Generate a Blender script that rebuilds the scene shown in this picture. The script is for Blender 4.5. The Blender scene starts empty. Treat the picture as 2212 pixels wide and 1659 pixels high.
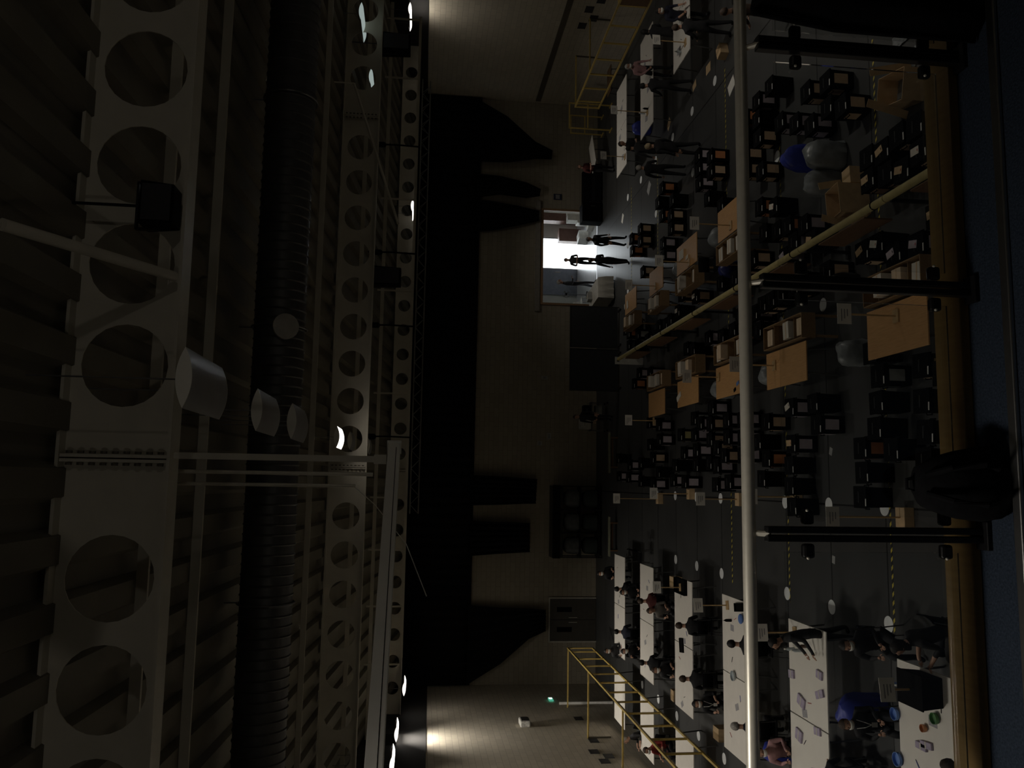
import bpy, bmesh, math, random
from mathutils import Vector, Matrix, Euler
random.seed(11)
SC = bpy.context.scene
COL = SC.collection
PI = math.pi
# ---------------------------------------------------------------- camera geometry (phone held sideways, up is picture-left)
F, CX, CY, H = 1780.0, 1106.0, 829.5, 8.5
yv = Vector((900 - CX, 1038 - CY, F)).normalized()
_t = .0295
_k = -F * F / ((900 - CX) + (1038 - CY) * _t)
zv = -Vector((_k, _t * _k, F)).normalized()
xv = yv.cross(zv)
def at(px, py, z):
    d = Vector((px - CX, py - CY, F)); r = (xv.dot(d), yv.dot(d), zv.dot(d)); s = (z - H) / r[2]
    return (r[0] * s, r[1] * s)
def aty(px, py, y):
    d = Vector((px - CX, py - CY, F)); r = (xv.dot(d), yv.dot(d), zv.dot(d)); s = y / r[1]
    return (r[0] * s, r[2] * s + H)
cam = bpy.data.objects.new('camera', bpy.data.cameras.new('camera')); COL.objects.link(cam)
ci = Vector((xv[0], yv[0], zv[0])); cj = Vector((xv[1], yv[1], zv[1])); ck = Vector((xv[2], yv[2], zv[2]))
M = Matrix.Identity(4)
for i in range(3):
    M[i][0] = ci[i]; M[i][1] = -cj[i]; M[i][2] = -ck[i]
M.translation = Vector((0, 0, H))
cam.matrix_world = M
cam.data.sensor_width = 36; cam.data.lens = F * 36 / 2212; cam.data.clip_start = .05; cam.data.clip_end = 200
SC.camera = cam
SC.view_settings.view_transform = 'Standard'; SC.view_settings.look = 'None'; SC.view_settings.gamma = 1
SC.view_settings.exposure = 0; SC.view_settings.use_curve_mapping = False

# ---------------------------------------------------------------- materials
MATS = {}
def mat(name, col, rough=.6, metal=0, var=.12, scale=6, bump=0, spec=.5, coat=0):
    if name in MATS: return MATS[name]
    m = bpy.data.materials.new(name); m.use_nodes = True; nt = m.node_tree; b = nt.nodes['Principled BSDF']
    b.inputs['Roughness'].default_value = rough; b.inputs['Metallic'].default_value = metal
    b.inputs['Specular IOR Level'].default_value = spec
    tc = nt.nodes.new('ShaderNodeTexCoord'); n = nt.nodes.new('ShaderNodeTexNoise')
    n.inputs['Scale'].default_value = scale; n.inputs['Detail'].default_value = 4
    nt.links.new(tc.outputs['Object'], n.inputs['Vector'])
    r = nt.nodes.new('ShaderNodeValToRGB')
    r.color_ramp.elements[0].position = .3; r.color_ramp.elements[1].position = .7
    r.color_ramp.elements[0].color = [c * (1 - var) for c in col] + [1]
    r.color_ramp.elements[1].color = [min(1, c * (1 + var)) for c in col] + [1]
    nt.links.new(n.outputs['Fac'], r.inputs['Fac']); nt.links.new(r.outputs['Color'], b.inputs['Base Color'])
    if bump:
        bp = nt.nodes.new('ShaderNodeBump'); bp.inputs['Strength'].default_value = bump; bp.inputs['Distance'].default_value = .02
        nt.links.new(n.outputs['Fac'], bp.inputs['Height']); nt.links.new(bp.outputs['Normal'], b.inputs['Normal'])
    MATS[name] = m
    return m
def emit(name, col, s):
    m = bpy.data.materials.new(name); m.use_nodes = True; b = m.node_tree.nodes['Principled BSDF']
    b.inputs['Base Color'].default_value = (*col, 1); b.inputs['Emission Color'].default_value = (*col, 1); b.inputs['Emission Strength'].default_value = s
    MATS[name] = m; return m
def brick(name, c1, c2, mortar, w, h, rough=.8, msize=.008):
    m = bpy.data.materials.new(name); m.use_nodes = True; nt = m.node_tree; b = nt.nodes['Principled BSDF']; b.inputs['Roughness'].default_value = rough
    b.inputs['Specular IOR Level'].default_value = .25
    geo = nt.nodes.new('ShaderNodeNewGeometry'); sp = nt.nodes.new('ShaderNodeSeparateXYZ'); ad = nt.nodes.new('ShaderNodeMath'); ad.operation = 'ADD'
    cb = nt.nodes.new('ShaderNodeCombineXYZ'); br = nt.nodes.new('ShaderNodeTexBrick')
    nt.links.new(geo.outputs['Position'], sp.inputs[0]); nt.links.new(sp.outputs['X'], ad.inputs[0]); nt.links.new(sp.outputs['Y'], ad.inputs[1])
    nt.links.new(ad.outputs[0], cb.inputs['X']); nt.links.new(sp.outputs['Z'], cb.inputs['Y']); nt.links.new(cb.outputs[0], br.inputs['Vector'])
    br.inputs['Color1'].default_value = (*c1, 1); br.inputs['Color2'].default_value = (*c2, 1); br.inputs['Mortar'].default_value = (*mortar, 1)
    br.inputs['Scale'].default_value = 1; br.inputs['Mortar Size'].default_value = msize; br.inputs['Brick Width'].default_value = w; br.inputs['Row Height'].default_value = h
    nt.links.new(br.outputs['Color'], b.inputs['Base Color'])
    bp = nt.nodes.new('ShaderNodeBump'); bp.inputs['Strength'].default_value = .4; bp.inputs['Distance'].default_value = .01; bp.invert = True
    nt.links.new(br.outputs['Fac'], bp.inputs['Height']); nt.links.new(bp.outputs['Normal'], b.inputs['Normal'])
    MATS[name] = m; return m
def floor_mat():
    m = bpy.data.materials.new('floor_sheet'); m.use_nodes = True; nt = m.node_tree; b = nt.nodes['Principled BSDF']
    geo = nt.nodes.new('ShaderNodeNewGeometry'); br = nt.nodes.new('ShaderNodeTexBrick'); mp = nt.nodes.new('ShaderNodeMapping')
    mp.inputs['Location'].default_value = (.35, .05, 0)
    nt.links.new(geo.outputs['Position'], mp.inputs['Vector']); nt.links.new(mp.outputs[0], br.inputs['Vector'])
    br.offset = 0; br.inputs['Scale'].default_value = 1; br.inputs['Brick Width'].default_value = 12; br.inputs['Row Height'].default_value = 2.05
    br.inputs['Mortar Size'].default_value = .02; br.inputs['Mortar Smooth'].default_value = .2
    br.inputs['Color1'].default_value = (.062, .063, .062, 1); br.inputs['Color2'].default_value = (.072, .073, .071, 1); br.inputs['Mortar'].default_value = (.012, .012, .012, 1)
    n = nt.nodes.new('ShaderNodeTexNoise'); n.inputs['Scale'].default_value = .8; n.inputs['Detail'].default_value = 5
    nt.links.new(geo.outputs['Position'], n.inputs['Vector'])
    mx = nt.nodes.new('ShaderNodeMixRGB'); mx.blend_type = 'MULTIPLY'; mx.inputs['Fac'].default_value = .45
    nt.links.new(br.outputs['Color'], mx.inputs['Color1']); nt.links.new(n.outputs['Fac'], mx.inputs['Color2'])
    nt.links.new(mx.outputs['Color'], b.inputs['Base Color'])
    b.inputs['Roughness'].default_value = .42; b.inputs['Specular IOR Level'].default_value = .35
    bp = nt.nodes.new('ShaderNodeBump'); bp.inputs['Strength'].default_value = .6; bp.inputs['Distance'].default_value = .01; bp.invert = True
    nt.links.new(br.outputs['Fac'], bp.inputs['Height']); nt.links.new(bp.outputs['Normal'], b.inputs['Normal'])
    return m
def tape_mat():
    m = bpy.data.materials.new('hazard_tape'); m.use_nodes = True; nt = m.node_tree; b = nt.nodes['Principled BSDF']; b.inputs['Roughness'].default_value = .5
    geo = nt.nodes.new('ShaderNodeNewGeometry'); sp = nt.nodes.new('ShaderNodeSeparateXYZ'); nt.links.new(geo.outputs['Position'], sp.inputs[0])
    ad = nt.nodes.new('ShaderNodeMath'); ad.operation = 'ADD'; nt.links.new(sp.outputs['X'], ad.inputs[0]); nt.links.new(sp.outputs['Y'], ad.inputs[1])
    mu = nt.nodes.new('ShaderNodeMath'); mu.operation = 'MULTIPLY'; mu.inputs[1].default_value = 6.5; nt.links.new(ad.outputs[0], mu.inputs[0])
    fr = nt.nodes.new('ShaderNodeMath'); fr.operation = 'FRACT'; nt.links.new(mu.outputs[0], fr.inputs[0])
    gt = nt.nodes.new('ShaderNodeMath'); gt.operation = 'GREATER_THAN'; gt.inputs[1].default_value = .55; nt.links.new(fr.outputs[0], gt.inputs[0])
    mx = nt.nodes.new('ShaderNodeMixRGB'); mx.inputs['Color1'].default_value = (.01, .01, .01, 1); mx.inputs['Color2'].default_value = (.55, .45, .06, 1)
    nt.links.new(gt.outputs[0], mx.inputs['Fac']); nt.links.new(mx.outputs[0], b.inputs['Base Color']); return m
def wood(name, c1, c2, sc=3, rough=.45):
    m = bpy.data.materials.new(name); m.use_nodes = True; nt = m.node_tree; b = nt.nodes['Principled BSDF']; b.inputs['Roughness'].default_value = rough
    tc = nt.nodes.new('ShaderNodeTexCoord'); mp = nt.nodes.new('ShaderNodeMapping'); mp.inputs['Scale'].default_value = (14, 1.2, 14)
    n = nt.nodes.new('ShaderNodeTexNoise'); n.inputs['Scale'].default_value = sc; n.inputs['Detail'].default_value = 6
    nt.links.new(tc.outputs['Object'], mp.inputs['Vector']); nt.links.new(mp.outputs[0], n.inputs['Vector'])
    r = nt.nodes.new('ShaderNodeValToRGB'); r.color_ramp.elements[0].position = .3; r.color_ramp.elements[1].position = .7
    r.color_ramp.elements[0].color = (*c1, 1); r.color_ramp.elements[1].color = (*c2, 1)
    nt.links.new(n.outputs['Fac'], r.inputs['Fac']); nt.links.new(r.outputs[0], b.inputs['Base Color']); MATS[name] = m; return m

white_steel = mat('white_steel', (.50, .47, .39), .5, 0, .06, 3)
deck_m = mat('roof_deck', (.15, .135, .10), .65, 0, .12, 1.5)
duct_m = mat('galvanised_duct', (.10, .10, .10), .5, .6, .15, 5)
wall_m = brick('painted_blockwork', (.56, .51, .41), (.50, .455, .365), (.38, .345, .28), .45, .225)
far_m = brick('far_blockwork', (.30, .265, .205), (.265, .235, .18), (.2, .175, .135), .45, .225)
trim_m = mat('dark_trim_paint', (.10, .085, .06), .6)
black_cloth = mat('black_cloth', (.008, .008, .009), .95, 0, .2, 20, .2, .1)
black_plastic = mat('black_plastic', (.004, .004, .0043), .75, 0, .2, 12, 0, .06)
black_metal = mat('black_metal', (.012, .012, .013), .35, .3)
white_board = mat('white_table_laminate', (.80, .76, .69), .45, 0, .03, 4)
grey_metal = mat('grey_leg_metal', (.18, .18, .18), .4, .8)
table_wood = wood('light_brown_board', (.48, .265, .105), (.58, .33, .14))
rack_wood = wood('brown_rack_board', (.20, .125, .06), (.27, .17, .08), rough=.7)
pole_wood = wood('pale_pole_wood', (.42, .28, .13), (.52, .36, .18))
dark_board = wood('dark_brown_board', (.13, .07, .035), (.18, .10, .05), rough=.6)
yellow_paint = mat('yellow_paint', (.50, .36, .10), .4, 0, .1, 8)
yellow_pad = mat('pale_yellow_pad', (.44, .37, .16), .6, 0, .12, 6, .1)
steel = mat('brushed_steel', (.72, .68, .58), .38, .35, .05, 30)
carpet = mat('navy_carpet', (.028, .038, .056), .95, 0, .35, 90, .4, .1)
kerb_wood = wood('varnished_kerb_timber', (.15, .092, .026), (.19, .122, .04), rough=.6)
paper = mat('white_paper', (.62, .58, .50), .8, 0, .04, 9)
card_m = mat('sign_card', (.72, .70, .64), .7, 0, .05, 9)
ink = mat('grey_print', (.22, .22, .22), .8)
lab_p = mat('lilac_sheet', (.46, .40, .43), .8, 0, .06, 12)
lab_t = mat('tan_sheet', (.56, .40, .26), .8, 0, .06, 12)
lab_o = mat('orange_sheet', (.55, .22, .09), .8, 0, .06, 12)
lab_y = mat('olive_yellow_sheet', (.36, .32, .14), .8, 0, .06, 12)
lab_g = mat('grey_sheet', (.40, .42, .40), .8, 0, .06, 12)
lilac_pack = mat('lilac_paper_bundle', (.42, .36, .48), .7, 0, .15, 15)
tape_white = mat('white_floor_vinyl', (.78, .80, .80), .6, 0, .05, 15)
tape_h = tape_mat(); floor_m = floor_mat()
skin = mat('skin', (.50, .29, .20), .6, 0, .08, 20); skin_d = mat('darker_skin', (.27, .14, .085), .6, 0, .08, 20)
eye_m = mat('eye_dark', (.02, .015, .012), .3); lip = mat('lip', (.35, .13, .11), .6)
cardb = mat('cardboard', (.55, .39, .22), .8, 0, .1, 7)
blue_bag = mat('blue_plastic', (.03, .045, .30), .4, 0, .15, 6)
red_m = mat('dark_red_tag', (.40, .05, .04), .6)
grey_film = mat('grey_plastic_film', (.20, .215, .22), .35, 0, .25, 5, .5)
pale_wall = mat('foyer_paint', (.62, .62, .58), .8, 0, .04, 2)
foyer_floor = mat('foyer_tile', (.62, .63, .65), .3, 0, .06, 1.2)
blue_grey = mat('blue_grey_door_paint', (.20, .215, .26), .5)
white_plastic = mat('white_plastic', (.78, .77, .72), .4)
glass = bpy.data.materials.new('clear_glass'); glass.use_nodes = True
_nt = glass.node_tree; _nt.nodes.clear()
_o = _nt.nodes.new('ShaderNodeOutputMaterial'); _tr = _nt.nodes.new('ShaderNodeBsdfTransparent'); _gl = _nt.nodes.new('ShaderNodeBsdfGlossy'); _mx = _nt.nodes.new('ShaderNodeMixShader'); _fr = _nt.nodes.new('ShaderNodeFresnel')
_tr.inputs['Color'].default_value = (.97, .98, .975, 1); _gl.inputs['Roughness'].default_value = .02; _fr.inputs['IOR'].default_value = 1.45
_nt.links.new(_fr.outputs[0], _mx.inputs[0]); _nt.links.new(_tr.outputs[0], _mx.inputs[1]); _nt.links.new(_gl.outputs[0], _mx.inputs[2]); _nt.links.new(_mx.outputs[0], _o.inputs[0])
lamp_lit = emit('lit_diffuser', (1.0, .92, .82), 4); lamp_endlit = emit('lit_end_panel', (1.0, .95, .88), 1.2)
lamp_dim = emit('dim_diffuser', (.75, .90, .86), .35)
lamp_off = mat('grey_diffuser', (.35, .35, .36), .3, 0, .05, 4)
lamp_end = mat('pale_end_panel', (.80, .78, .70), .5, 0, .04, 4)
exit_g = emit('exit_green', (.10, .55, .38), .5); exit_w = emit('exit_white', (.80, 1, .92), 1.4)
screen_e = emit('small_indicator', (.1, .3, .9), .02)

# ---------------------------------------------------------------- mesh helpers
class MB:
    def __init__(s): s.v = []; s.f = []; s.m = []
    def add(s, vs, fs, mi=0):
        o = len(s.v); s.v += [tuple(v) for v in vs]; s.f += [tuple(i + o for i in f) for f in fs]; s.m += [mi] * len(fs); return s
    def box(s, c, d, rz=0, mi=0, taper=1):
        x, y, z = d[0] / 2, d[1] / 2, d[2] / 2; ca, sa = math.cos(rz), math.sin(rz); vs = []
        for k in (-1, 1):
            t = 1 if k > 0 else taper
            for i, j in ((-1, -1), (1, -1), (1, 1), (-1, 1)):
                a, b = i * x * t, j * y * t; vs.append((c[0] + a * ca - b * sa, c[1] + a * sa + b * ca, c[2] + k * z))
        return s.add(vs, [(3, 2, 1, 0), (4, 5, 6, 7), (0, 1, 5, 4), (1, 2, 6, 5), (2, 3, 7, 6), (3, 0, 4, 7)], mi)
    def bar(s, a, b, w, h, mi=0, up=(0, 0, 1)):
        a = Vector(a); b = Vector(b); d = (b - a).normalized(); u = Vector(up)
        if abs(d.dot(u)) > .95: u = Vector((0, 1, 0))
        r = d.cross(u).normalized(); u = r.cross(d); vs = []
        for p in (a, b):
            for i, j in ((-1, -1), (1, -1), (1, 1), (-1, 1)): vs.append(p + r * (i * w / 2) + u * (j * h / 2))
        return s.add(vs, [(3, 2, 1, 0), (4, 5, 6, 7), (0, 1, 5, 4), (1, 2, 6, 5), (2, 3, 7, 6), (3, 0, 4, 7)], mi)
    def tube(s, pts, r, n=8, mi=0, caps=True):
        pts = [Vector(p) for p in pts]; rr = r if isinstance(r, (list, tuple)) else [r] * len(pts); vs = []; fs = []
        for i, p in enumerate(pts):
            d = (pts[min(i + 1, len(pts) - 1)] - pts[max(i - 1, 0)]).normalized()
            u = Vector((0, 0, 1)) if abs(d.z) < .9 else Vector((1, 0, 0)); a = d.cross(u).normalized(); b = d.cross(a)
            for k in range(n): t = 2 * PI * k / n; vs.append(p + a * (rr[i] * math.cos(t)) + b * (rr[i] * math.sin(t)))
        for i in range(len(pts) - 1):
            for k in range(n): fs.append((i * n + k, i * n + (k + 1) % n, (i + 1) * n + (k + 1) % n, (i + 1) * n + k))
        if caps: fs.append(tuple(range(n))[::-1]); fs.append(tuple((len(pts) - 1) * n + k for k in range(n)))
        return s.add(vs, fs, mi)
    def prism(s, poly, y0, y1, mi=0, axis='y'):
        n = len(poly); P = {'y': lambda a, b, t: (a, t, b), 'z': lambda a, b, t: (a, b, t), 'x': lambda a, b, t: (t, a, b)}[axis]
        vs = [P(a, b, y0) for a, b in poly] + [P(a, b, y1) for a, b in poly]
        return s.add(vs, [tuple(range(n)), tuple(range(2 * n - 1, n - 1, -1))] + [(i, i + n, (i + 1) % n + n, (i + 1) % n) for i in range(n)], mi)
    def lathe(s, prof, n=14, c=(0, 0, 0), mi=0, sx=1, sy=1):
        vs = []; fs = []
        for r, z in prof:
            for k in range(n): t = 2 * PI * k / n; vs.append((c[0] + r * math.cos(t) * sx, c[1] + r * math.sin(t) * sy, c[2] + z))
        for i in range(len(prof) - 1):
            for k in range(n): fs.append((i * n + k, i * n + (k + 1) % n, (i + 1) * n + (k + 1) % n, (i + 1) * n + k))
        fs.append(tuple(range(n))[::-1]); fs.append(tuple((len(prof) - 1) * n + k for k in range(n)))
        return s.add(vs, fs, mi)
    def ell(s, c, r, n=12, m=8, mi=0):
        prof = [(math.sin(PI * (i + .02) / (m + .04)), -math.cos(PI * (i + .02) / (m + .04))) for i in range(m + 1)]
        vs = []; fs = []
        for a, z in prof:
            for k in range(n): t = 2 * PI * k / n; vs.append((c[0] + a * math.cos(t) * r[0], c[1] + a * math.sin(t) * r[1], c[2] + z * r[2]))
        for i in range(m):
            for k in range(n): fs.append((i * n + k, i * n + (k + 1) % n, (i + 1) * n + (k + 1) % n, (i + 1) * n + k))
        return s.add(vs, fs, mi)
    def build(s, name, ms, parent=None, smooth=False, bevel=0, loc=None, rot=None):
        me = bpy.data.meshes.new(name); me.from_pydata(s.v, [], s.f)
        for m in (ms if isinstance(ms, (list, tuple)) else [ms]): me.materials.append(m)
        me.polygons.foreach_set('material_index', s.m); me.update()
        bm = bmesh.new(); bm.from_mesh(me); bmesh.ops.recalc_face_normals(bm, faces=bm.faces); bm.to_mesh(me); bm.free()
        if smooth:
            me.polygons.foreach_set('use_smooth', [True] * len(me.polygons)); me.set_sharp_from_angle(angle=math.radians(40))
        o = bpy.data.objects.new(name, me); COL.objects.link(o)
        if parent: o.parent = parent
        if loc is not None: o.location = loc
        if rot is not None: o.rotation_euler = rot
        if bevel: bv = o.modifiers.new('bevel', 'BEVEL'); bv.width = bevel; bv.segments = 2; bv.limit_method = 'ANGLE'
        return o
def tag(o, label, cat, group=None, kind=None):
    o['label'] = label; o['category'] = cat
    if group: o['group'] = group
    if kind: o['kind'] = kind
    return o
def thing(name, label, cat, loc=(0, 0, 0), rz=0, group=None):
    o = bpy.data.objects.new(name, None); COL.objects.link(o); o.empty_display_size = .1
    o.location = loc; o.rotation_euler = (0, 0, rz); return tag(o, label, cat, group)
def struct(o): o['kind'] = 'structure'; return o
def dup(root, loc, rz, label, group=None):
    r = root.copy(); COL.objects.link(r); r.location = loc; r.rotation_euler = (0, 0, rz); r['label'] = label
    if group: r['group'] = group
    for ch in list(root.children):
        c = ch.copy(); COL.objects.link(c); c.parent = r
        for g in list(ch.children):
            d = g.copy(); COL.objects.link(d); d.parent = c
    return r
ORD = ['first', 'second', 'third', 'fourth', 'fifth', 'sixth', 'seventh', 'eighth', 'ninth', 'tenth', 'eleventh', 'twelfth', 'thirteenth', 'fourteenth', 'fifteenth', 'sixteenth', 'seventeenth', 'eighteenth', 'nineteenth', 'twentieth']

# ================================================================ THE SETTING
XL, XR, YB, YF = -9.2, 18.8, -3.0, 38.8
def roofz(y): return 11.87 + .0009 * y - .001927 * y * y
struct(MB().box(((XL + XR) / 2, (YB + YF) / 2, -.1), (XR - XL, YF - YB, .2)).build('floor', floor_m))
DX0, DX1, DZ = 8.66, 13.27, 2.69
b = MB(); T = .25
b.box(((XL + DX0) / 2, YF + T / 2, 5), (DX0 - XL, T, 10)); b.box(((DX1 + XR) / 2, YF + T / 2, 5), (XR - DX1, T, 10))
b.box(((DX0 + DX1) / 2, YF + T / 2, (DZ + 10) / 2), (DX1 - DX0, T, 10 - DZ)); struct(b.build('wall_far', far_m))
struct(MB().box((XL - T / 2, (YB + YF) / 2, 6), (T, YF - YB + 2 * T, 12.2)).build('wall_left', wall_m))
struct(MB().box((XR + T / 2, (YB + YF) / 2, 6), (T, YF - YB + 2 * T, 12.2)).build('wall_right', wall_m))
struct(MB().box(((XL + XR) / 2, YB - T / 2, 6), (XR - XL, T, 12.2)).build('wall_back', wall_m))
struct(MB().box((XR - .03, 19, 3.07), (.06, 39, .24)).build('trim_1', trim_m))
# near-black sheets over the upper side walls, lower edge dropping towards the far end
dark_upper_wall = mat('black_upper_wall', (.012, .011, .010), .8)
b = MB(); b.add([(XL + .012, YB, 8.5), (XL + .012, YF, 7.75), (XL + .012, YF, 12), (XL + .012, YB, 12), (XL, YB, 8.5), (XL, YF, 7.75), (XL, YF, 12), (XL, YB, 12)], [(0, 1, 2, 3), (7, 6, 5, 4), (0, 4, 5, 1), (1, 5, 6, 2), (2, 6, 7, 3), (3, 7, 4, 0)]); struct(b.build('trim_3', dark_upper_wall))
b = MB(); b.add([(XR - .012, YB, 8.9), (XR - .012, YF, 8.5), (XR - .012, YF, 12), (XR - .012, YB, 12), (XR, YB, 8.9), (XR, YF, 8.5), (XR, YF, 12), (XR, YB, 12)], [(0, 1, 2, 3), (7, 6, 5, 4), (0, 4, 5, 1), (1, 5, 6, 2), (2, 6, 7, 3), (3, 7, 4, 0)]); struct(b.build('trim_4', dark_upper_wall))
# corrugated roof deck, arched along the hall
b = MB(); prof = []
x = XL - .3
while x < XR + .3:
    prof += [(x, 0), (x + .26, 0), (x + .32, .12), (x + .56, .12)]; x += .62
ys = [YB - .3, 4, 8, 12, 16, 20, 24, 28, 32, 36, YF + .3]
for j, y in enumerate(ys):
    for px, dz in prof: b.v.append((px, y, roofz(y) + .02 + dz))
n = len(prof)
for j in range(len(ys) - 1):
    for i in range(n - 1): b.f.append((j * n + i, j * n + i + 1, (j + 1) * n + i + 1, (j + 1) * n + i)); b.m.append(0)
for j, y in enumerate(ys):
    for px in (XL - .3, XR + .3): b.v.append((px, y, roofz(y) + .35))
o2 = len(ys) * n
for j in range(len(ys) - 1): b.f.append((o2 + 2 * j, o2 + 2 * j + 1, o2 + 2 * j + 3, o2 + 2 * j + 2)); b.m.append(0)
struct(b.build('ceiling', deck_m))
# doorway frame and lintel
frame_wood = wood('door_frame_wood', (.20, .12, .06), (.27, .165, .085))
b = MB(); b.box((DX0 - .05, YF - .03, DZ / 2), (.1, .1, DZ)); b.box((DX1 + .05, YF - .03, DZ / 2), (.1, .1, DZ)); b.box(((DX0 + DX1) / 2, YF - .03, DZ + .06), (DX1 - DX0 + .2, .1, .12))
struct(b.build('trim_5', frame_wood))
struct(MB().box(((DX0 + DX1) / 2, YF - .06, DZ + .27), (DX1 - DX0 + .9, .12, .22)).build('trim_6', mat('shutter_box_paint', (.22, .20, .17), .5)))
# double door in far wall, left
d = MB().box((-6.31, YF - .03, 1.1), (1.9, .05, 2.18)).build('door_2', mat('dark_door', (.05, .045, .037), .5)); struct(d)
b = MB(); 
for xx in (-7.3, -5.32): b.box((xx, YF - .04, 1.1), (.06, .08, 2.2))
b.box((-6.31, YF - .04, 2.21), (2.04, .08, .06)); b.build('door_frame', mat('grey_frame', (.42, .40, .34), .5), d)
for xx in (-6.75, -5.85): MB().box((xx, YF - .06, 1.5), (.22, .02, .7)).build('vision_panel', black_plastic, d); 
MB().box((-6.31, YF - .06, 1.1), (.012, .02, 2.1)).build('leaf_gap', black_plastic, d)
for xx in (-6.42, -6.2): MB().tube([(xx, YF - .09, .9), (xx, YF - .09, 1.3)], .014).build('door_handle', steel, d)
# ---- foyer beyond the doorway
FX0, FX1, FY = 8.2, 16.5, 44.0
struct(MB().box(((FX0 + FX1) / 2, (YF + FY) / 2 + .12, -.1), (FX1 - FX0 + .4, FY - YF - .04, .2)).build('floor_2', foyer_floor))
struct(MB().box(((FX0 + FX1) / 2, (YF + FY) / 2 + .15, 3.1), (FX1 - FX0 + .4, FY - YF + .1, .2)).build('ceiling_2', pale_wall))
struct(MB().box((FX0 - .1, (YF + FY) / 2 + .15, 1.5), (.2, FY - YF + .1, 3.2)).build('wall_foyer_left', pale_wall))
struct(MB().box((FX1 + .1, (YF + FY) / 2 + .15, 1.5), (.2, FY - YF + .1, 3.2)).build('wall_foyer_right', pale_wall))
GX0, GX1, GZ = 11.75, 13.55, 2.75
b = MB(); b.box(((FX0 + GX0) / 2, FY + .1, 1.5), (GX0 - FX0, .2, 3.2)); b.box(((GX1 + FX1) / 2, FY + .1, 1.5), (FX1 - GX1, .2, 3.2)); b.box(((GX0 + GX1) / 2, FY + .1, (GZ + 3.1) / 2), (GX1 - GX0, .2, 3.1 - GZ + .05))
struct(b.build('wall_foyer_far', pale_wall))
wdw = MB(); 
for xx in (GX0 + .03, GX1 - .03): wdw.box((xx, FY + .1, GZ / 2), (.06, .1, GZ))
wdw.box(((GX0 + GX1) / 2, FY + .1, GZ - .03), (GX1 - GX0, .1, .06)); wdw = struct(wdw.build('window_1', mat('grey_window_frame', (.3, .3, .3), .5)))
MB().box(((GX0 + GX1) / 2, FY + .1, GZ / 2), (GX1 - GX0 - .1, .008, GZ - .06)).build('pane', glass, wdw)
dl = struct(MB().box((11.0, FY - .06, 1.06), (1.45, .06, 2.12)).build('door_1', blue_grey))
MB().tube([(11.55, FY - .12, .95), (11.55, FY - .12, 1.25)], .016).build('door_handle', steel, dl)
struct(MB().box(((FX0 + FX1) / 2, 58, -.12), (40, 27.6, .2)).build('floor_outside', mat('pale_paving', (.6, .6, .58), .8)))

# ================================================================ ROOF STEEL
def cell_beam(name, label, Y, z0, z1, pitch, x0, dia, splices, fw=.30):
    t = thing(name, label, 'beam', ((XL + XR) / 2, Y, z0))
    cx = (XL + XR) / 2; zc = (z0 + z1) / 2; hw = (z1 - z0) / 2 - .03
    b = MB(); R = dia / 2; xs = []; x = x0
    while x > XL + .7: x -= pitch
    while x < XR - .6:
        if x > XL + .6: xs.append(x)
        x += pitch
    xs = [x for x in xs if all(abs(x - s) > pitch * .55 for s in splices)]
    edges = [XL + .01] + [(a + c) / 2 for a, c in zip(xs, xs[1:])] + [XR - .01]
    N = 24
    for i, x in enumerate(xs):
        l, r = edges[i], edges[i + 1]
        for sy in (-.008, .008):
            vs = []
            for k in range(N):
                a = 2 * PI * k / N; ca, sa = math.cos(a), math.sin(a)
                ex = (r - x) if ca > 0 else (x - l)
                sc = min(ex / abs(ca) if abs(ca) > 1e-6 else 9e9, hw / abs(sa) if abs(sa) > 1e-6 else 9e9)
                vs.append((x + ca * R, sy, zc + sa * R)); vs.append((x + ca * sc, sy, zc + sa * sc))
            corners = [(r, hw), (l, hw), (l, -hw), (r, -hw)]
            base = len(vs); vs += [(cx_, sy, zc + cz_) for cx_, cz_ in corners]
            fs = [(2 * k, 2 * ((k + 1) % N), 2 * ((k + 1) % N) + 1, 2 * k + 1) for k in range(N)]
            for q, (cx_, cz_) in enumerate(corners):
                an = math.atan2(cz_, cx_ - x) % (2 * PI); k = int(an / (2 * PI / N)); fs.append((2 * k + 1, 2 * ((k + 1) % N) + 1, base + q))
            b.add([(v[0] - cx, v[1], v[2] - z0) for v in vs], fs)
        ring = [(x + math.cos(2 * PI * k / N) * R, zc + math.sin(2 * PI * k / N) * R) for k in range(N)]
        b.add([(p[0] - cx, sy, p[1] - z0) for sy in (-.008, .008) for p in ring], [(k, (k + 1) % N, N + (k + 1) % N, N + k) for k in range(N)])
    b.build('web', white_steel, t)
    MB().box((0, 0, .015), (XR - XL - .02, fw, .03)).build('bottom_flange', white_steel, t)
    MB().box((0, 0, z1 - z0 - .015), (XR - XL - .02, fw, .03)).build('top_flange', white_steel, t)
    for s in splices:
        b = MB()
        for q in (-.022, .022): b.box((s - cx + q, 0, (z1 - z0) / 2), (.03, fw * .9, z1 - z0 - .07))
        sp = b.build('splice_plate', white_steel, t); bb = MB()
        for k in range(9):
            for q in (-.055, .055): bb.tube([(s - cx + q - .012, -.09, .1 + k * (z1 - z0 - .2) / 8), (s - cx + q + .012, -.09, .1 + k * (z1 - z0 - .2) / 8)], .03, 6)
        bb.build('bolts', trim_m, sp)
    return t
cell_beam('cellular_beam', 'nearest large white roof beam with round holes across the hall', 8.2, 10.80, 11.82, 1.0, 1.05, .80, [.16])
cell_beam('cellular_beam', 'second white holed roof beam, beyond the round duct', 22.7, 9.85, 10.86, 1.03, 5.21, .72, [.32, 10.22], .22)
cell_beam('cellular_beam', 'farthest white holed roof beam, low behind the lattice truss', 34.2, 8.86, 9.6, 1.03, 5.2, .5, [.4], .3)
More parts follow.
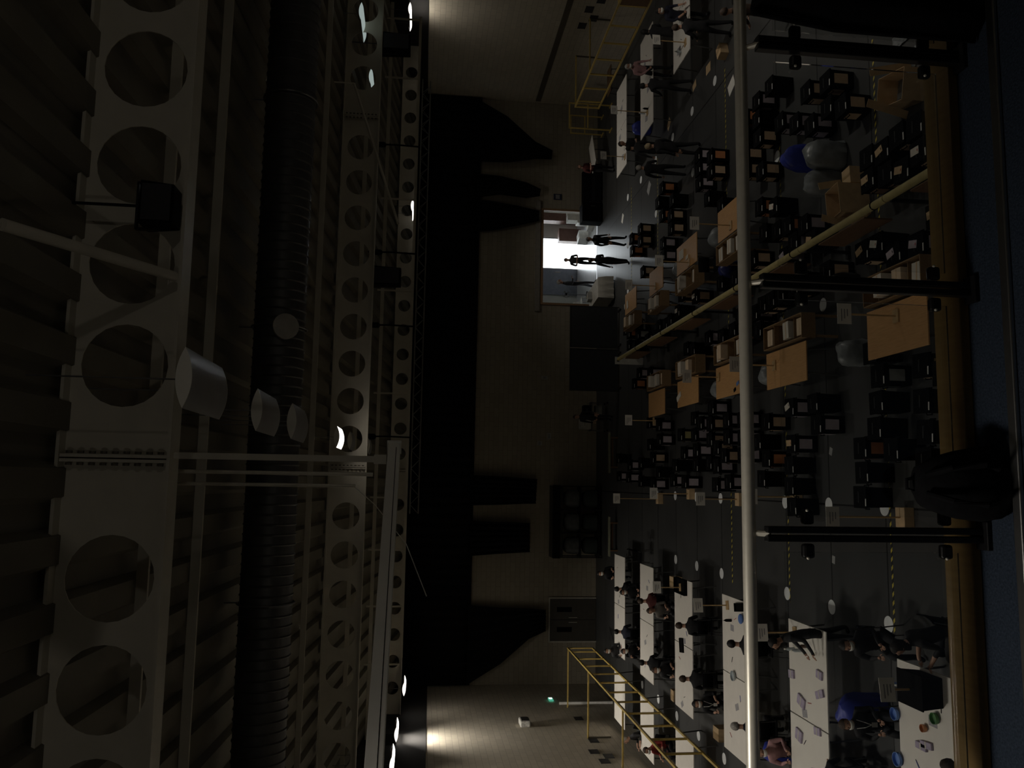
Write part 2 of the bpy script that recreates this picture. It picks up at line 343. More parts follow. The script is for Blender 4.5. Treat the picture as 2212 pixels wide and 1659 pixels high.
for i, (y, w) in enumerate(((10.2, 'between the nearest holed beam and the duct'), (12.2, 'just in front of the round duct'), (17.5, 'just beyond the round duct'), (20.3, 'just before the second holed beam'), (26.5, 'beyond the second holed beam'), (31, 'before the farthest holed beam'))):
    tag(MB().box(((XL + XR) / 2, y, roofz(y) - .05), (XR - XL - .02, .06, .13)).build('roof_purlin', white_steel), 'thin pale purlin under the roof deck, ' + w, 'purlin')
# spiral duct
b = MB(); pts = []; rr = []
x = XL + .02
while x < XR - .02:
    pts += [(x, 14, 10.86), (x + .10, 14, 10.86), (x + .12, 14, 10.86), (x + .14, 14, 10.86)]; rr += [.415, .415, .432, .415]; x += .16
b.tube(pts, rr, 28); dt = thing('ventilation_duct', 'long round metal ventilation duct running across under the roof', 'duct', (0, 0, 0)); b.build('duct_tube', duct_m, dt, True)
for x in (-6, -2, 2.5, 6.5, 10.5, 14.5):
    b = MB(); b.tube([(x + .05 * 0, 14 + .45 * math.cos(2 * PI * k / 24), 10.86 + .45 * math.sin(2 * PI * k / 24)) for k in range(25)], .018, 6)
    b.tube([(x, 14, 11.31), (x, 14, roofz(14) + .03)], .012, 6); b.build('hanger_ring', grey_metal, dt)
b = MB(); b.lathe([(.02, 0), (.18, .01), (.21, .05), (.21, .12), (.1, .16)], 20); b.build('air_nozzle', mat('nozzle_paint', (.42, .40, .36), .5), dt, True, loc=(2.45, 13.59, 10.72), rot=(PI / 2 + .4, 0, 0))
# lamps
PW = {'c': 12, (11, 32): 48, (-8, 25): 56, (-9, 30): 100, (-8, 34): 4, (18, 31): 9, (13, 17): 95, (13, 11): 30, (-8, 19): 58, (-7, 13): 72, (-2, 3): 26, (7, 5): 12}
LENS_W, LENS_H, LEN = .52, .135, 1.3
def arc(sgn, n=12): return [(-LENS_W / 2 + LENS_W * k / n, sgn * LENS_H / 2 * (1 - (2 * k / n - 1) ** 2)) for k in range(n + 1)]
def lamp(loc, state, label, group, length=LEN, power=0, spread=125):
    t = thing('pendant_lamp', label, 'lamp', loc, 0, group)
    up, lo = arc(1), arc(-1); L = length
    b = MB(); vs = [(a, y, z) for y in (0, L) for a, z in up]; n = len(up)
    b.add(vs, [(i, i + 1, n + i + 1, n + i) for i in range(n - 1)]); b.build('housing', white_steel, t, True)
    b = MB(); vs = [(a, y, z) for y in (0, L) for a, z in lo]; b.add(vs, [(i, i + 1, n + i + 1, n + i) for i in range(n - 1)])
    b.build('diffuser', {'lit': lamp_lit, 'dim': lamp_dim, 'off': lamp_off}[state], t, True)
    for y in (-.006, L + .006):
        b = MB(); b.prism(up + lo[::-1][1:-1], y - .006, y + .006); b.build('end_panel', {'off': lamp_end, 'dim': lamp_dim, 'lit': lamp_endlit if spread > 95 else lamp_end}[state], t)
    zr = roofz(loc[1] + L / 2) - loc[2] + .03
    for y in (.15, L - .15): MB().tube([(0, y, LENS_H / 2 - .005), (0, y, zr)], .008, 5).build('suspension_wire', grey_metal, t)
    if power:
        l = bpy.data.lights.new('lamp_light', 'AREA'); l.shape = 'RECTANGLE'; l.size = LENS_W * .8; l.size_y = L * .9; l.energy = power; l.color = (1, .93, .83); l.spread = math.radians(spread)
        lo_ = bpy.data.objects.new('lamp_light', l); COL.objects.link(lo_); lo_.parent = t; lo_.location = (0, L / 2, -LENS_H / 2 - .01)
for i, (y, st, w) in enumerate(((7.15, 'off', 'nearest of the central row, hanging under the first holed beam'), (10.35, 'off', 'second of the central row, just behind the first holed beam'), (12.25, 'off', 'third of the central row, just before the round duct'), (20.5, 'lit', 'brightly lit one of the central row before the second holed beam'), (24.4, 'off', 'seen through a hole of the second holed beam'), (27.9, 'off', 'last of the central row, beyond the second holed beam'))):
    z = 10.33 if y == 12.25 else 10.47
    if y > 26: z = 10.15
    lamp(((.8 + .86) / 2 + (.2 if y > 20 else 0) + (.1 if y > 24 else 0), y, z), st, ('pale lens-shaped pendant lamp, ' if st == 'off' else 'pale pendant lamp, ') + w, 'central row of pendant lamps', power=PW['c'] if st == 'lit' else 0, spread=90)
for loc, st, w in (((13.0, 22.0, 10.42), 'dim', 'dim greenish pendant lamp before the second holed beam, far right'), ((12.62, 25.0, 10.3), 'dim', 'dim pendant lamp seen past the second holed beam at right'), ((11.0, 32.4, 8.99), 'lit', 'bright lit lamp by the farthest holed beam, right of centre'), ((-8.15, 25, 8.97), 'lit', 'bright lit lamp near the left wall, cut by the picture edge'), ((-8.86, 30.4, 8.95), 'lit', 'lamp close over the bright patch on the left wall'), ((-8.1, 33.6, 8.75), 'lit', 'small bright lamp deep in the left corner of the roof'),
                  ((18.35, 30.6, 9.3), 'lit', 'lamp close over the glowing patch on the right wall'), ((13.3, 17, 10.4), 'lit', 'lit lamp over the near right tables'), ((13.3, 11, 10.4), 'lit', 'lit lamp over the near right corner of the hall'), ((-7.6, 19, 9.6), 'lit', 'lit lamp over the middle left tables'), ((-6.9, 13, 9.8), 'lit', 'lit lamp over the near left tables'), ((-2.05, 2.6, 10.2), 'lit', 'unseen lamp added to light the left part of the gallery front'), ((7.0, 5.0, 10.4), 'lit', 'unseen lamp added to light the right part of the gallery front')):  # the two gallery-front lamps are unseen, added to light kerb, rail and case
    lamp(loc, st, w, 'lamps along the sides of the hall', 1.2, power=PW.get((round(loc[0]), round(loc[1])), 0), spread=100 if loc[1] > 32 or (loc[0] < -8.5) else 125)
for i, x in enumerate((-3.2, 5.5)):  # unseen fill lights behind the camera, added to brighten the roof beams
    t = thing('fill_uplighter', 'unseen fill light bowl added on the gallery back wall, %s one' % ['left', 'right'][i], 'lamp', (x, YB, 8.1), 0, 'added gallery fill lights')
    MB().lathe([(.03, 0), (.16, .05), (.24, .13), (.26, .2), (.24, .2), (.2, .12), (.02, .06)], 20, (0, .28, 0)).build('bowl', white_plastic, t, True); MB().bar((0, 0, .1), (0, .1, .1), .08, .12).build('wall_bracket', steel, t)
    l = bpy.data.lights.new('fill_uplight', 'AREA'); l.shape = 'DISK'; l.size = .3; l.energy = PW.get('up', 16); l.color = (1, .93, .82); l.spread = math.radians(150)
    q = bpy.data.objects.new('fill_uplight', l); COL.objects.link(q); q.parent = t; q.location = (0, .3, .24); q.rotation_euler = (PI - .7, 0, 0)
# screen case and its poles
a0, a1 = Vector((.27, 8.22, 8.73)), Vector((-3.1, 4.0, 8.71)); dr = (a1 - a0).normalized()
t = thing('screen_case', 'long white roller screen case hanging diagonally from a white pole', 'screen case')
b = MB(); b.bar(a0 - dr * .08, a1, .13, .12); b.build('case', mat('white_case_paint', (.80, .78, .72), .42, 0, .06, 3), t, bevel=.006)
nrm_ = dr.cross(Vector((0, 0, 1))); sgn = -1 if (nrm_.dot(Vector((0, -1, 0))) > 0) else 1
b = MB(); b.bar(a0 + nrm_ * (-sgn) * .066 + Vector((0, 0, -.022)), a1 + nrm_ * (-sgn) * .066 + Vector((0, 0, -.022)), .004, .006); b.build('slot', black_plastic, t)
b = MB(); b.bar(a0 - dr * .10, a0 - dr * .078, .15, .14); b.build('end_cap', white_plastic, t)
b = MB(); b.box((.20, 8.2, 9.81), (.06, .06, 2.0)); b.box((.20, 8.2, 8.86), (.09, .09, .12)); b.build('hanging_pole', white_steel, t)
for k, (x, y, z) in enumerate(((.06, 9.6, 9.0), (-.08, 10.4, 9.25))):
    o = MB().tube([(x, y, z), (x, y, roofz(y) + .02)], .022).build('hanging_pole', steel); tag(o, ['upper steel hanger tube behind the screen case, nearer the white pole', 'shorter steel hanger tube behind the screen case, with cables at its end'][k], 'pole')
MB().tube([(-.08, 10.4, 9.27), (-.3, 10.3, 9.0), (-.75, 10.0, 8.6), (-1.3, 9.6, 8.35)], .006, 5).build('cable', white_plastic, o)
# truss with hoists, rods and track
t = thing('lattice_truss', 'long thin black lattice truss hanging below the second holed beam', 'truss', (0, 0, 0))
x0, x1, ty = -1.1, 14.1, 28.0
chord = mat('truss_grey', (.20, .20, .19), .5, .3)
for nm, z, y in (('top_chord', 8.70, ty - .12), ('top_chord', 8.70, ty + .12), ('bottom_chord', 8.42, ty)): MB().tube([(x0, y, z), (x1, y, z)], .022, 8).build(nm, chord, t)
b = MB(); x = x0; k = 0
while x < x1 - .2:
    for y in (ty - .12, ty + .12): b.tube([(x, y if k % 2 else ty, 8.70 if k % 2 else 8.42), (x + .3, ty if k % 2 else y, 8.42 if k % 2 else 8.70)], .010, 5)
    x += .3; k += 1
b.build('lacing', chord, t)
for i, y in enumerate((316, 548, 705, 945)):
    X_, _z = aty(885, y, ty); o = thing('chain_hoist', 'black chain hoist holding the lattice truss, %s from the right' % ORD[i], 'hoist', (X_, ty, 8.72), 0, 'hoists on the truss')
    MB().tube([(0, 0, .02), (.02, 0, .8), (0, 0, roofz(ty) - 8.72)], .03, 6).build('chain', black_plastic, o); MB().lathe([(.05, 0), (.10, .06), (.10, .26), (.04, .34)], 10).build('motor', black_plastic, o, True, loc=(0, 0, 1.18))
t = thing('curtain_track', 'white horizontal track rail hung on rods behind the truss', 'track')
MB().box(((XL + XR) / 2 + 1, 30.2, 8.86), (24, .05, .10)).build('rail', white_steel, t)
for y in (40, 168, 430, 628, 850, 1075, 1188, 1310, 1435):
    X_, _z = aty(860, y, 30.2); MB().box((X_, 30.2, (8.9 + roofz(30.2)) / 2), (.06, .05, roofz(30.2) - 8.88)).build('hanger_rod', white_steel, t)
# braces, speakers
for a, c, l in (((1.83, 6.3, 11.60), (1.9, 8.02, 10.86), 'pale steel tube brace slanting down onto the nearest holed beam'), ((10.62, 21.5, 10.49), (6.9, 21.9, 9.2), 'thin pale brace slanting across in front of the second holed beam')):
    o = thing('roof_brace', l, 'brace'); MB().tube([a, c], .05 if a[1] < 10 else .035, 10).build('tube', white_steel, o, True); MB().tube([(a[0], a[1], a[2]), (a[0], a[1], roofz(a[1]) + .03)], .02, 6).build('roof_fixing', white_steel, o)
for (x, y, z, w, d, h), l in (((2.53, 7.88, 10.83, .42, .3, .3), 'dark loudspeaker on the face of the nearest holed beam'), ((12.95, 23.6, 9.06, .55, .5, .85), 'black loudspeaker hanging behind the second holed beam at right'), ((5.83, 23.6, 9.12, .55, .5, .85), 'black loudspeaker hanging behind the second holed beam at centre')):
    o = thing('loudspeaker', l, 'loudspeaker', (x, y, z)); MB().box((0, 0, h / 2), (w, d, h), taper=.88).build('cabinet', black_plastic, o, bevel=.01); MB().box((0, -d / 2 - .004, h / 2), (w * .82, .012, h * .86)).build('grille', mat('speaker_grille', (.02, .02, .024), .7, 0, .4, 200), o)
    b = MB(); b.bar((-w / 2 - .012, 0, h * .5), (-w / 2 - .012, 0, h + .06), .02, .05); b.bar((w / 2 + .012, 0, h * .5), (w / 2 + .012, 0, h + .06), .02, .05); b.bar((-w / 2 - .02, 0, h + .06), (w / 2 + .02, 0, h + .06), .05, .02); b.tube([(0, 0, h + .06), (0, 0, roofz(y) + .03 - z)], .015, 6); b.build('bracket', black_metal, o)
# drapes on the far wall
def drape(name, label, left, right, tops, y, cat='drape', mt=black_cloth, folds=7):
    b = MB(); n = folds * 6; m = len(left)
    for j in range(m):
        for i in range(n + 1):
            u = i / n; (lx, lz), (rx, rz) = left[j], right[j]
            b.v.append((lx + (rx - lx) * u, y - .12 - .07 * math.cos(u * folds * 2 * PI), lz + (rz - lz) * u))
    for j in range(m - 1):
        for i in range(n): b.f.append((j * (n + 1) + i, j * (n + 1) + i + 1, (j + 1) * (n + 1) + i + 1, (j + 1) * (n + 1) + i)); b.m.append(0)
    o = b.build(name, mt, None, True); sm = o.modifiers.new('thick', 'SOLIDIFY'); sm.thickness = .012
    return tag(o, label, cat)
drape('black_drape', 'wide black drape along the top of the far wall', [(XL + .05, 9.05), (XL + .05, 7.4), (XL + .05, 5.87)], [(XR - .05, 9.05), (XR - .05, 7.4), (XR - .05, 5.83)], 0, 38.72, folds=60)
for l, r, w in (([(15.4, 6.1), (15.45, 4.5), (15.7, 3.2), (15.75, 2.38)], [(18.6, 6.1), (17.8, 4.6), (16.6, 3.2), (16.2, 2.34)], 'gathered black drape sweeping down from the right corner of the far wall'),
                ([(13.6, 6.0), (13.8, 4.9), (13.7, 3.6), (13.85, 2.95)], [(14.8, 6.0), (14.75, 4.9), (14.5, 3.6), (14.2, 2.9)], 'narrow gathered black drape hanging right of the doorway'),
                ([(11.9, 6.0), (12.0, 5.2), (12.3, 4.0), (12.6, 2.95)], [(13.5, 6.0), (13.45, 5.2), (13.3, 4.0), (13.1, 2.95)], 'gathered dark drape hanging over the right end of the doorway'),
                ([(-1.1, 6.0), (-1.05, 4.5), (-1.0, 3.6), (-.98, 2.95)], [(.3, 6.0), (.25, 4.5), (.2, 3.6), (.15, 2.9)], 'short straight black drape over the right end of the storage cage'),
                ([(-3.4, 6.0), (-3.3, 4.8), (-3.25, 4.0), (-3.2, 3.2)], [(-1.8, 6.0), (-1.85, 4.8), (-1.85, 4.0), (-1.88, 3.22)], 'short black drape over the left end of the storage cage'),
                ([(-9.1, 6.0), (-8.2, 4.5), (-7.1, 3.2), (-6.75, 2.42)], [(-5.6, 6.0), (-5.7, 4.5), (-5.75, 3.2), (-5.8, 2.42)], 'gathered black drape sweeping down over the double door')):
    drape('gathered_drape', w, l, r, 0, 38.55, folds=6)
# ================================================================ THE GALLERY WE LOOK FROM
GF = 5.9
struct(MB().box(((XL + XR) / 2, (YB + 3.80) / 2, GF - .15), (XR - XL - .02, 3.80 - YB, .3)).build('floor_gallery', carpet))
struct(MB().box(((XL + XR) / 2, (YB + 3.70) / 2, (GF - .3) / 2), (XR - XL - .02, 3.70 - YB, GF - .32)).build('wall_gallery', wall_m))
tag(MB().box(((XL + XR) / 2, 3.695, GF + .026), (XR - XL - .04, .20, .05)).build('timber_kerb', kerb_wood, bevel=.006), 'varnished timber kerb along the gallery edge outside the glass', 'kerb')
tag(MB().box(((XL + XR) / 2, 3.325, GF + .012), (XR - XL - .04, .052, .022)).build('nosing_strip', mat('nosing_metal', (.50, .50, .49), .33, 1, .05, 30), bevel=.006), 'shiny metal nosing strip across the dark gallery carpet', 'nosing strip')
tag(MB().tube([(XL + .02, 3.62, 7.005), (XR - .02, 3.62, 7.005)], .030, 24).build('handrail', steel, None, True), 'long round steel handrail across the gallery front', 'handrail')
posts = [2.10, .94, -.21]
PN = ['farthest right', 'middle', 'left-hand']
for i, px in enumerate(posts):
    t = thing('railing_post', 'flat black steel railing post, %s of the three, under the handrail' % PN[i], 'post', (px, 3.565, GF), 0, 'railing posts')
    for q in (-.019, .019): MB().box((q, 0, .53), (.030, .045, 1.04)).build('upright', black_metal, t, bevel=.005)
    MB().box((0, 0, .012), (.13, .10, .024)).build('base_plate', black_metal, t, bevel=.004)
    MB().tube([(0, 0, 1.03), (0, .045, 1.082)], .014, 10).build('rail_bracket', steel, t)
    for zz in (.19, .85):
        for sx in (-1, 1):
            c = MB().box((sx * .075, .012, zz), (.065, .038, .055)).build('glass_clamp', black_metal, t, bevel=.012)
            MB().ell((sx * .105, -.014, zz + .012), (.007, .007, .007), 8, 6).build('screw', steel, c)
for i, (a, c) in enumerate(((2.18, 3.2), (1.02, 2.02), (-.13, .86), (-1.3, -.29))):
    tag(MB().box(((a + c) / 2, 3.577, GF + .545), (c - a, .010, .83)).build('glass_panel', glass), 'clear glass balustrade panel, %s' % ['right of the farthest right post', 'between the right and middle posts', 'between the middle and left posts', 'left of the left-hand post'][i], 'glass panel', 'glass panels of the balustrade')
# black coat and bag on the gallery
t = thing('backpack', 'black slumped backpack against the left-hand railing post', 'backpack', (.02, 3.44, GF))
bag = MB()
prof = []
b = MB(); rings = []
N = 20
for j, (z, rx, ry, oy) in enumerate(((.0, .13, .08, 0), (.03, .16, .10, 0), (.12, .165, .11, .0), (.22, .15, .105, .01), (.30, .125, .09, .03), (.36, .09, .06, .05), (.385, .04, .03, .055))):
    for k in range(N):
        a = 2 * PI * k / N; w = 1 + .06 * math.sin(3 * a + j) + .04 * math.sin(5 * a + 2 * j)
        b.v.append((rx * math.cos(a) * w, oy + ry * math.sin(a) * w, z))
for j in range(6):
    for k in range(N): b.f.append((j * N + k, j * N + (k + 1) % N, (j + 1) * N + (k + 1) % N, (j + 1) * N + k)); b.m.append(0)
b.f.append(tuple(range(N))[::-1]); b.f.append(tuple(6 * N + k for k in range(N))); b.m += [0, 0]
b.build('bag_body', black_cloth, t, True)
for sx in (-1, 1): MB().tube([(sx * .07, -.09, .08), (sx * .085, -.145, .18), (sx * .07, -.10, .30), (sx * .04, -.02, .37)], .014, 8).build('shoulder_strap', black_cloth, t, True)
MB().tube([(-.03, .05, .375), (-.02, .05, .42), (.02, .05, .42), (.03, .05, .375)], .008, 8).build('grab_handle', black_cloth, t, True)
b = MB(); n = 46
for j, z in enumerate((GF + 1.09, GF + .7, GF + .3, GF + .015)):
    for i in range(n + 1):
        u = i / n; b.v.append((2.15 - j * .012 + u * 1.2 + (.05 if j == 0 else 0), 3.50 - .03 * j + .035 * math.sin(u * 40 + j * .4), z))
for j in range(3):
    for i in range(n): b.f.append((j * (n + 1) + i, j * (n + 1) + i + 1, (j + 1) * (n + 1) + i + 1, (j + 1) * (n + 1) + i)); b.m.append(0)
o = b.build('hanging_coat', black_cloth, None, True); sm = o.modifiers.new('thick', 'SOLIDIFY'); sm.thickness = .015
tag(o, 'black cloth hanging from the handrail beyond the farthest right post', 'cloth')

# ================================================================ YELLOW WALL FRAMES
def wall_frame(label, X, xw, y0, y1, posts, arms, panels=()):
    t = thing('climbing_frame', label, 'climbing frame', (X, (y0 + y1) / 2, 0)); s = 1 if xw > X else -1; yc = (y0 + y1) / 2
    MB().bar((0, y0 - yc, 2.04), (0, y1 - yc, 2.04), .06, .06).build('top_rail', yellow_paint, t); MB().bar((0, y0 - yc, 1.0), (0, y1 - yc, 1.0), .06, .06).build('bottom_rail', yellow_paint, t)
    for y in posts: MB().box((0, y - yc, 1.52), (.05, .06, .98)).build('rung', yellow_paint, t)
    for y in arms:
        MB().bar((0, y - yc, 2.04), ((xw - X), y - yc, 2.04), .05, .05).build('wall_arm', yellow_paint, t)
        MB().bar((xw - X - s * .03, y - yc, 2.04), (xw - X - s * .03, y - yc, 1.2), .05, .05).build('wall_bracket', trim_m, t)
    for a, c in panels: MB().box((0, (a + c) / 2 - yc, 1.52), (.02, c - a, .98)).build('board_panel', dark_board, t)
    return t
wall_frame('long yellow ladder-like frame standing off the left wall', -6.83, XL, 12.6, 34.9, [34.85, 34.1, 32.75, 31.5, 30.2, 28.9, 27.6, 26.4, 25.1, 23.8, 22.6, 21.4, 20.1, 18.8, 17.5, 16.2, 14.9, 13.6, 12.7], [34.8, 30.7, 25.6, 20.4, 15.3])
wall_frame('long yellow ladder-like frame standing off the right wall', 16.45, XR, 18.0, 34.1, [34.05, 33.5, 32.3, 31.1, 29.9, 28.7, 27.5, 26.2, 24.9, 23.6, 22.3, 21, 19.7, 18.4], [34.0, 31.0, 26.2, 21.0], [(19.7, 26.2)])
def hurdle(label, x, y, w, h, rz=0):
    t = thing('yellow_stand', label, 'stand', (x, y, 0), rz)
    for a in (-w / 2, w / 2): MB().box((a, 0, h / 2), (.05, .05, h)).build('upright', yellow_paint, t); MB().box((a, 0, .02), (.06, .5, .04)).build('foot', yellow_paint, t)
    for z in (h - .03, h * .55): MB().bar((-w / 2, 0, z), (w / 2, 0, z), .05, .05).build('cross_bar', yellow_paint, t)
hurdle('yellow frame stand at the far end of the right wall frame', 16.9, 35.9, 1.2, 2.0); hurdle('faint yellow frame stand in the far right corner', 17.3, 37.7, .9, 1.6)

# ================================================================ THE PARTITION DOWN THE MIDDLE
t = thing('padded_partition', 'long low partition with pale yellow padded top down the middle', 'partition', (4.68, 20, 0))
b = MB(); y = 9.2; k = 0
while y < 30.2:
    e = min(y + 3.0, 30.5)
    MB().tube([(0, y - 20, 1.05), (0, e - 20 - .02, 1.05)], .066, 12).build('padded_rail', yellow_pad, t, True)
    MB().box((-.03, (y + e) / 2 - 20 + .2, .66), (.03, (e - y) * .55, .52)).build('brown_panel', dark_board, t)
    MB().box((0, y - 20 + .05, .46), (.05, .07, .92)).build('upright', black_metal, t); MB().box((0, y - 20 + .05, .03), (.26, .10, .06)).build('foot', black_metal, t)
    MB().tube([(.07 * math.cos(a), y - 20 + .35, 1.05 + .07 * math.sin(a)) for a in [2 * PI * q / 14 for q in range(15)]], .012, 5).build('strap', black_plastic, t)
    y = e
MB().box((0, 10.53, .55), (.28, .03, 1.1)).build('end_plate', white_plastic, t); MB().box((.0, 10.512, .98), (.09, .01, .09)).build('square_mark', black_plastic, t)

# ================================================================ TABLES
def make_table(name, L, D, h, top_m, leg_m, thick=.03):
    t = thing(name, '', 'table')
    MB().box((0, 0, h - thick / 2), (L, D, thick)).build('table_top', top_m, t, bevel=.006)
    for i in (-1, 1):
        for j in (-1, 1): MB().tube([(i * (L / 2 - .12), j * (D / 2 - .08), 0), (i * (L / 2 - .18), j * (D / 2 - .10), h - thick)], .018, 8).build('leg', leg_m, t)
        MB().bar((i * (L / 2 - .16), -(D / 2 - .09), h - thick - .05), (i * (L / 2 - .16), D / 2 - .09, h - thick - .05), .025, .03).build('leg_brace', leg_m, t)
    return t
WT = make_table('counting_table', 1.84, 1.58, .74, white_board, grey_metal)
LROW = [(11.3, 12.9), (15.25, 16.8), (19.0, 20.58), (22.88, 24.52), (26.73, 28.37), (30.43, 32.1)]
RROW = [(19.3, 20.9), (22.63, 24.22), (26.56, 28.12), (30.16, 31.8)]
used = False; TAB = {}
def ctable(x, y, label, grp):
    global used
    if not used: WT.location = (x, y, 0); WT['label'] = label; WT['group'] = grp; used = True; return WT
    return dup(WT, (x, y, 0), 0, label, grp)
FROMRAIL = ['nearest the railing', 'second from railing', 'third from railing', 'fourth from railing', 'fifth from railing', 'sixth from railing']
for i, (a, c) in enumerate(LROW):
    for k, x in enumerate((-3.64, -5.50, -8.1)):
        if k == 2 and i not in (3, 4, 5): continue
        if k == 2: x = -7.95
        ctable(x, (a + c) / 2, 'white counting table, left-hand row %s, %s' % (FROMRAIL[i], ['end by the aisle', 'outer one of the pair', 'apart behind the yellow frame'][k]), 'white counting tables on the left')
for i, (a, c) in enumerate(RROW):
    x0 = [13.5, 12.98, 12.45, 12.38][i]
    for k in range(2):
        ctable(x0 + .93 + 1.86 * k, (a + c) / 2, 'white counting table, right-hand row %s, %s' % (['nearest the railing', 'second from railing', 'third from railing', 'farthest from railing'][i], ['end by the aisle', 'outer toward the wall'][k]), 'white counting tables on the right')
BT = make_table('brown_table', 1.0, 1.0, .74, table_wood, grey_metal)   # unit table, replaced below by real sizes
for ch in list(BT.children): bpy.data.objects.remove(ch)
bpy.data.objects.remove(BT)
BTS = [(2.20, 3.05, 11.7, 13.42), (2.14, 2.95, 15.72, 17.63), (2.24, 3.06, 19.0, 20.8), (2.30, 3.08, 22.2, 24.05), (2.24, 3.06, 25.38, 27.2), (6.37, 7.2, 18.95, 20.52), (6.35, 7.22, 22.2, 24.02), (6.38, 7.2, 25.5, 27.05), (6.4, 7.2, 28.8, 30.4)]
BN = ['nearest the railing, left of the partition', 'second from the railing, left of the partition', 'third from the railing, left of the partition', 'fourth from the railing, left of the partition', 'farthest from the railing, left of the partition', 'nearest the railing, right of the partition', 'second from the railing, right of the partition', 'third from the railing, right of the partition', 'farthest from the railing, right of the partition']
for (x0, x1, y0, y1), nmx in zip(BTS, BN):
    L, D = x1 - x0, y1 - y0
    o = make_table('brown_table', L, D, .74, table_wood, grey_metal, .028); o.location = ((x0 + x1) / 2, (y0 + y1) / 2, 0); o['label'] = 'light brown board table ' + nmx; o['group'] = 'brown tables by the partition'
# sorting racks beside the brown tables, with paper bundles standing in them
nb = 0
for q, ((x0, x1, y0, y1), nmx) in enumerate(zip(BTS, BN)):
    if q == 0: rx = 3.40
    rx = x1 + .33 if q < 5 else x0 - .36
    L = y1 - y0
    t = thing('sorting_rack', 'brown open-topped sorting rack beside the brown table ' + nmx, 'rack', (rx, (y0 + y1) / 2, 0), 0, 'sorting racks beside the brown tables')
    b = MB(); b.box((0, 0, .52), (.50, L - .05, .02)); b.build('tray_floor', rack_wood, t)
    for s in (-1, 1): MB().box((s * .25, 0, .66), (.018, L - .05, .30)).build('long_side', rack_wood, t); MB().box((0, s * (L / 2 - .03), .66), (.50, .018, .30)).build('end_board', rack_wood, t)
    for k in range(1, 4): MB().box((0, -L / 2 + L * k / 4, .64), (.48, .012, .24)).build('divider', rack_wood, t)
    for s in (-1, 1):
        for e in (-1, 1): MB().box((s * .21, e * (L / 2 - .09), .26), (.05, .05, .51)).build('leg', rack_wood, t)
    for k in range(4):
        if (q + k) % 4 == 3: continue
        h = .22 + .08 * ((q * 3 + k) % 3); yy = (y0 + y1) / 2 - L / 2 + L * (k + .5) / 4
        o = thing('paper_bundle', '%s paper bundle, %s compartment, rack %s' % (['tall', 'low', 'middling'][(q * 3 + k + 2) % 3], ORD[k], nmx.replace('the ', '')), 'paper bundle', (rx, yy, .53), .05 * ((k * 7 + q) % 3 - 1), 'paper bundles in the racks')
        MB().box((0, 0, h / 2), (.36, .26, h)).build('sheets', [paper, mat('cream_paper', (.66, .52, .36), .8, 0, .05, 9), paper][(q + k) % 3], o); b = MB(); b.box((0, 0, h / 2), (.366, .03, h + .006)); b.build('band', mat('paper_band', (.62, .45, .28), .7), o)
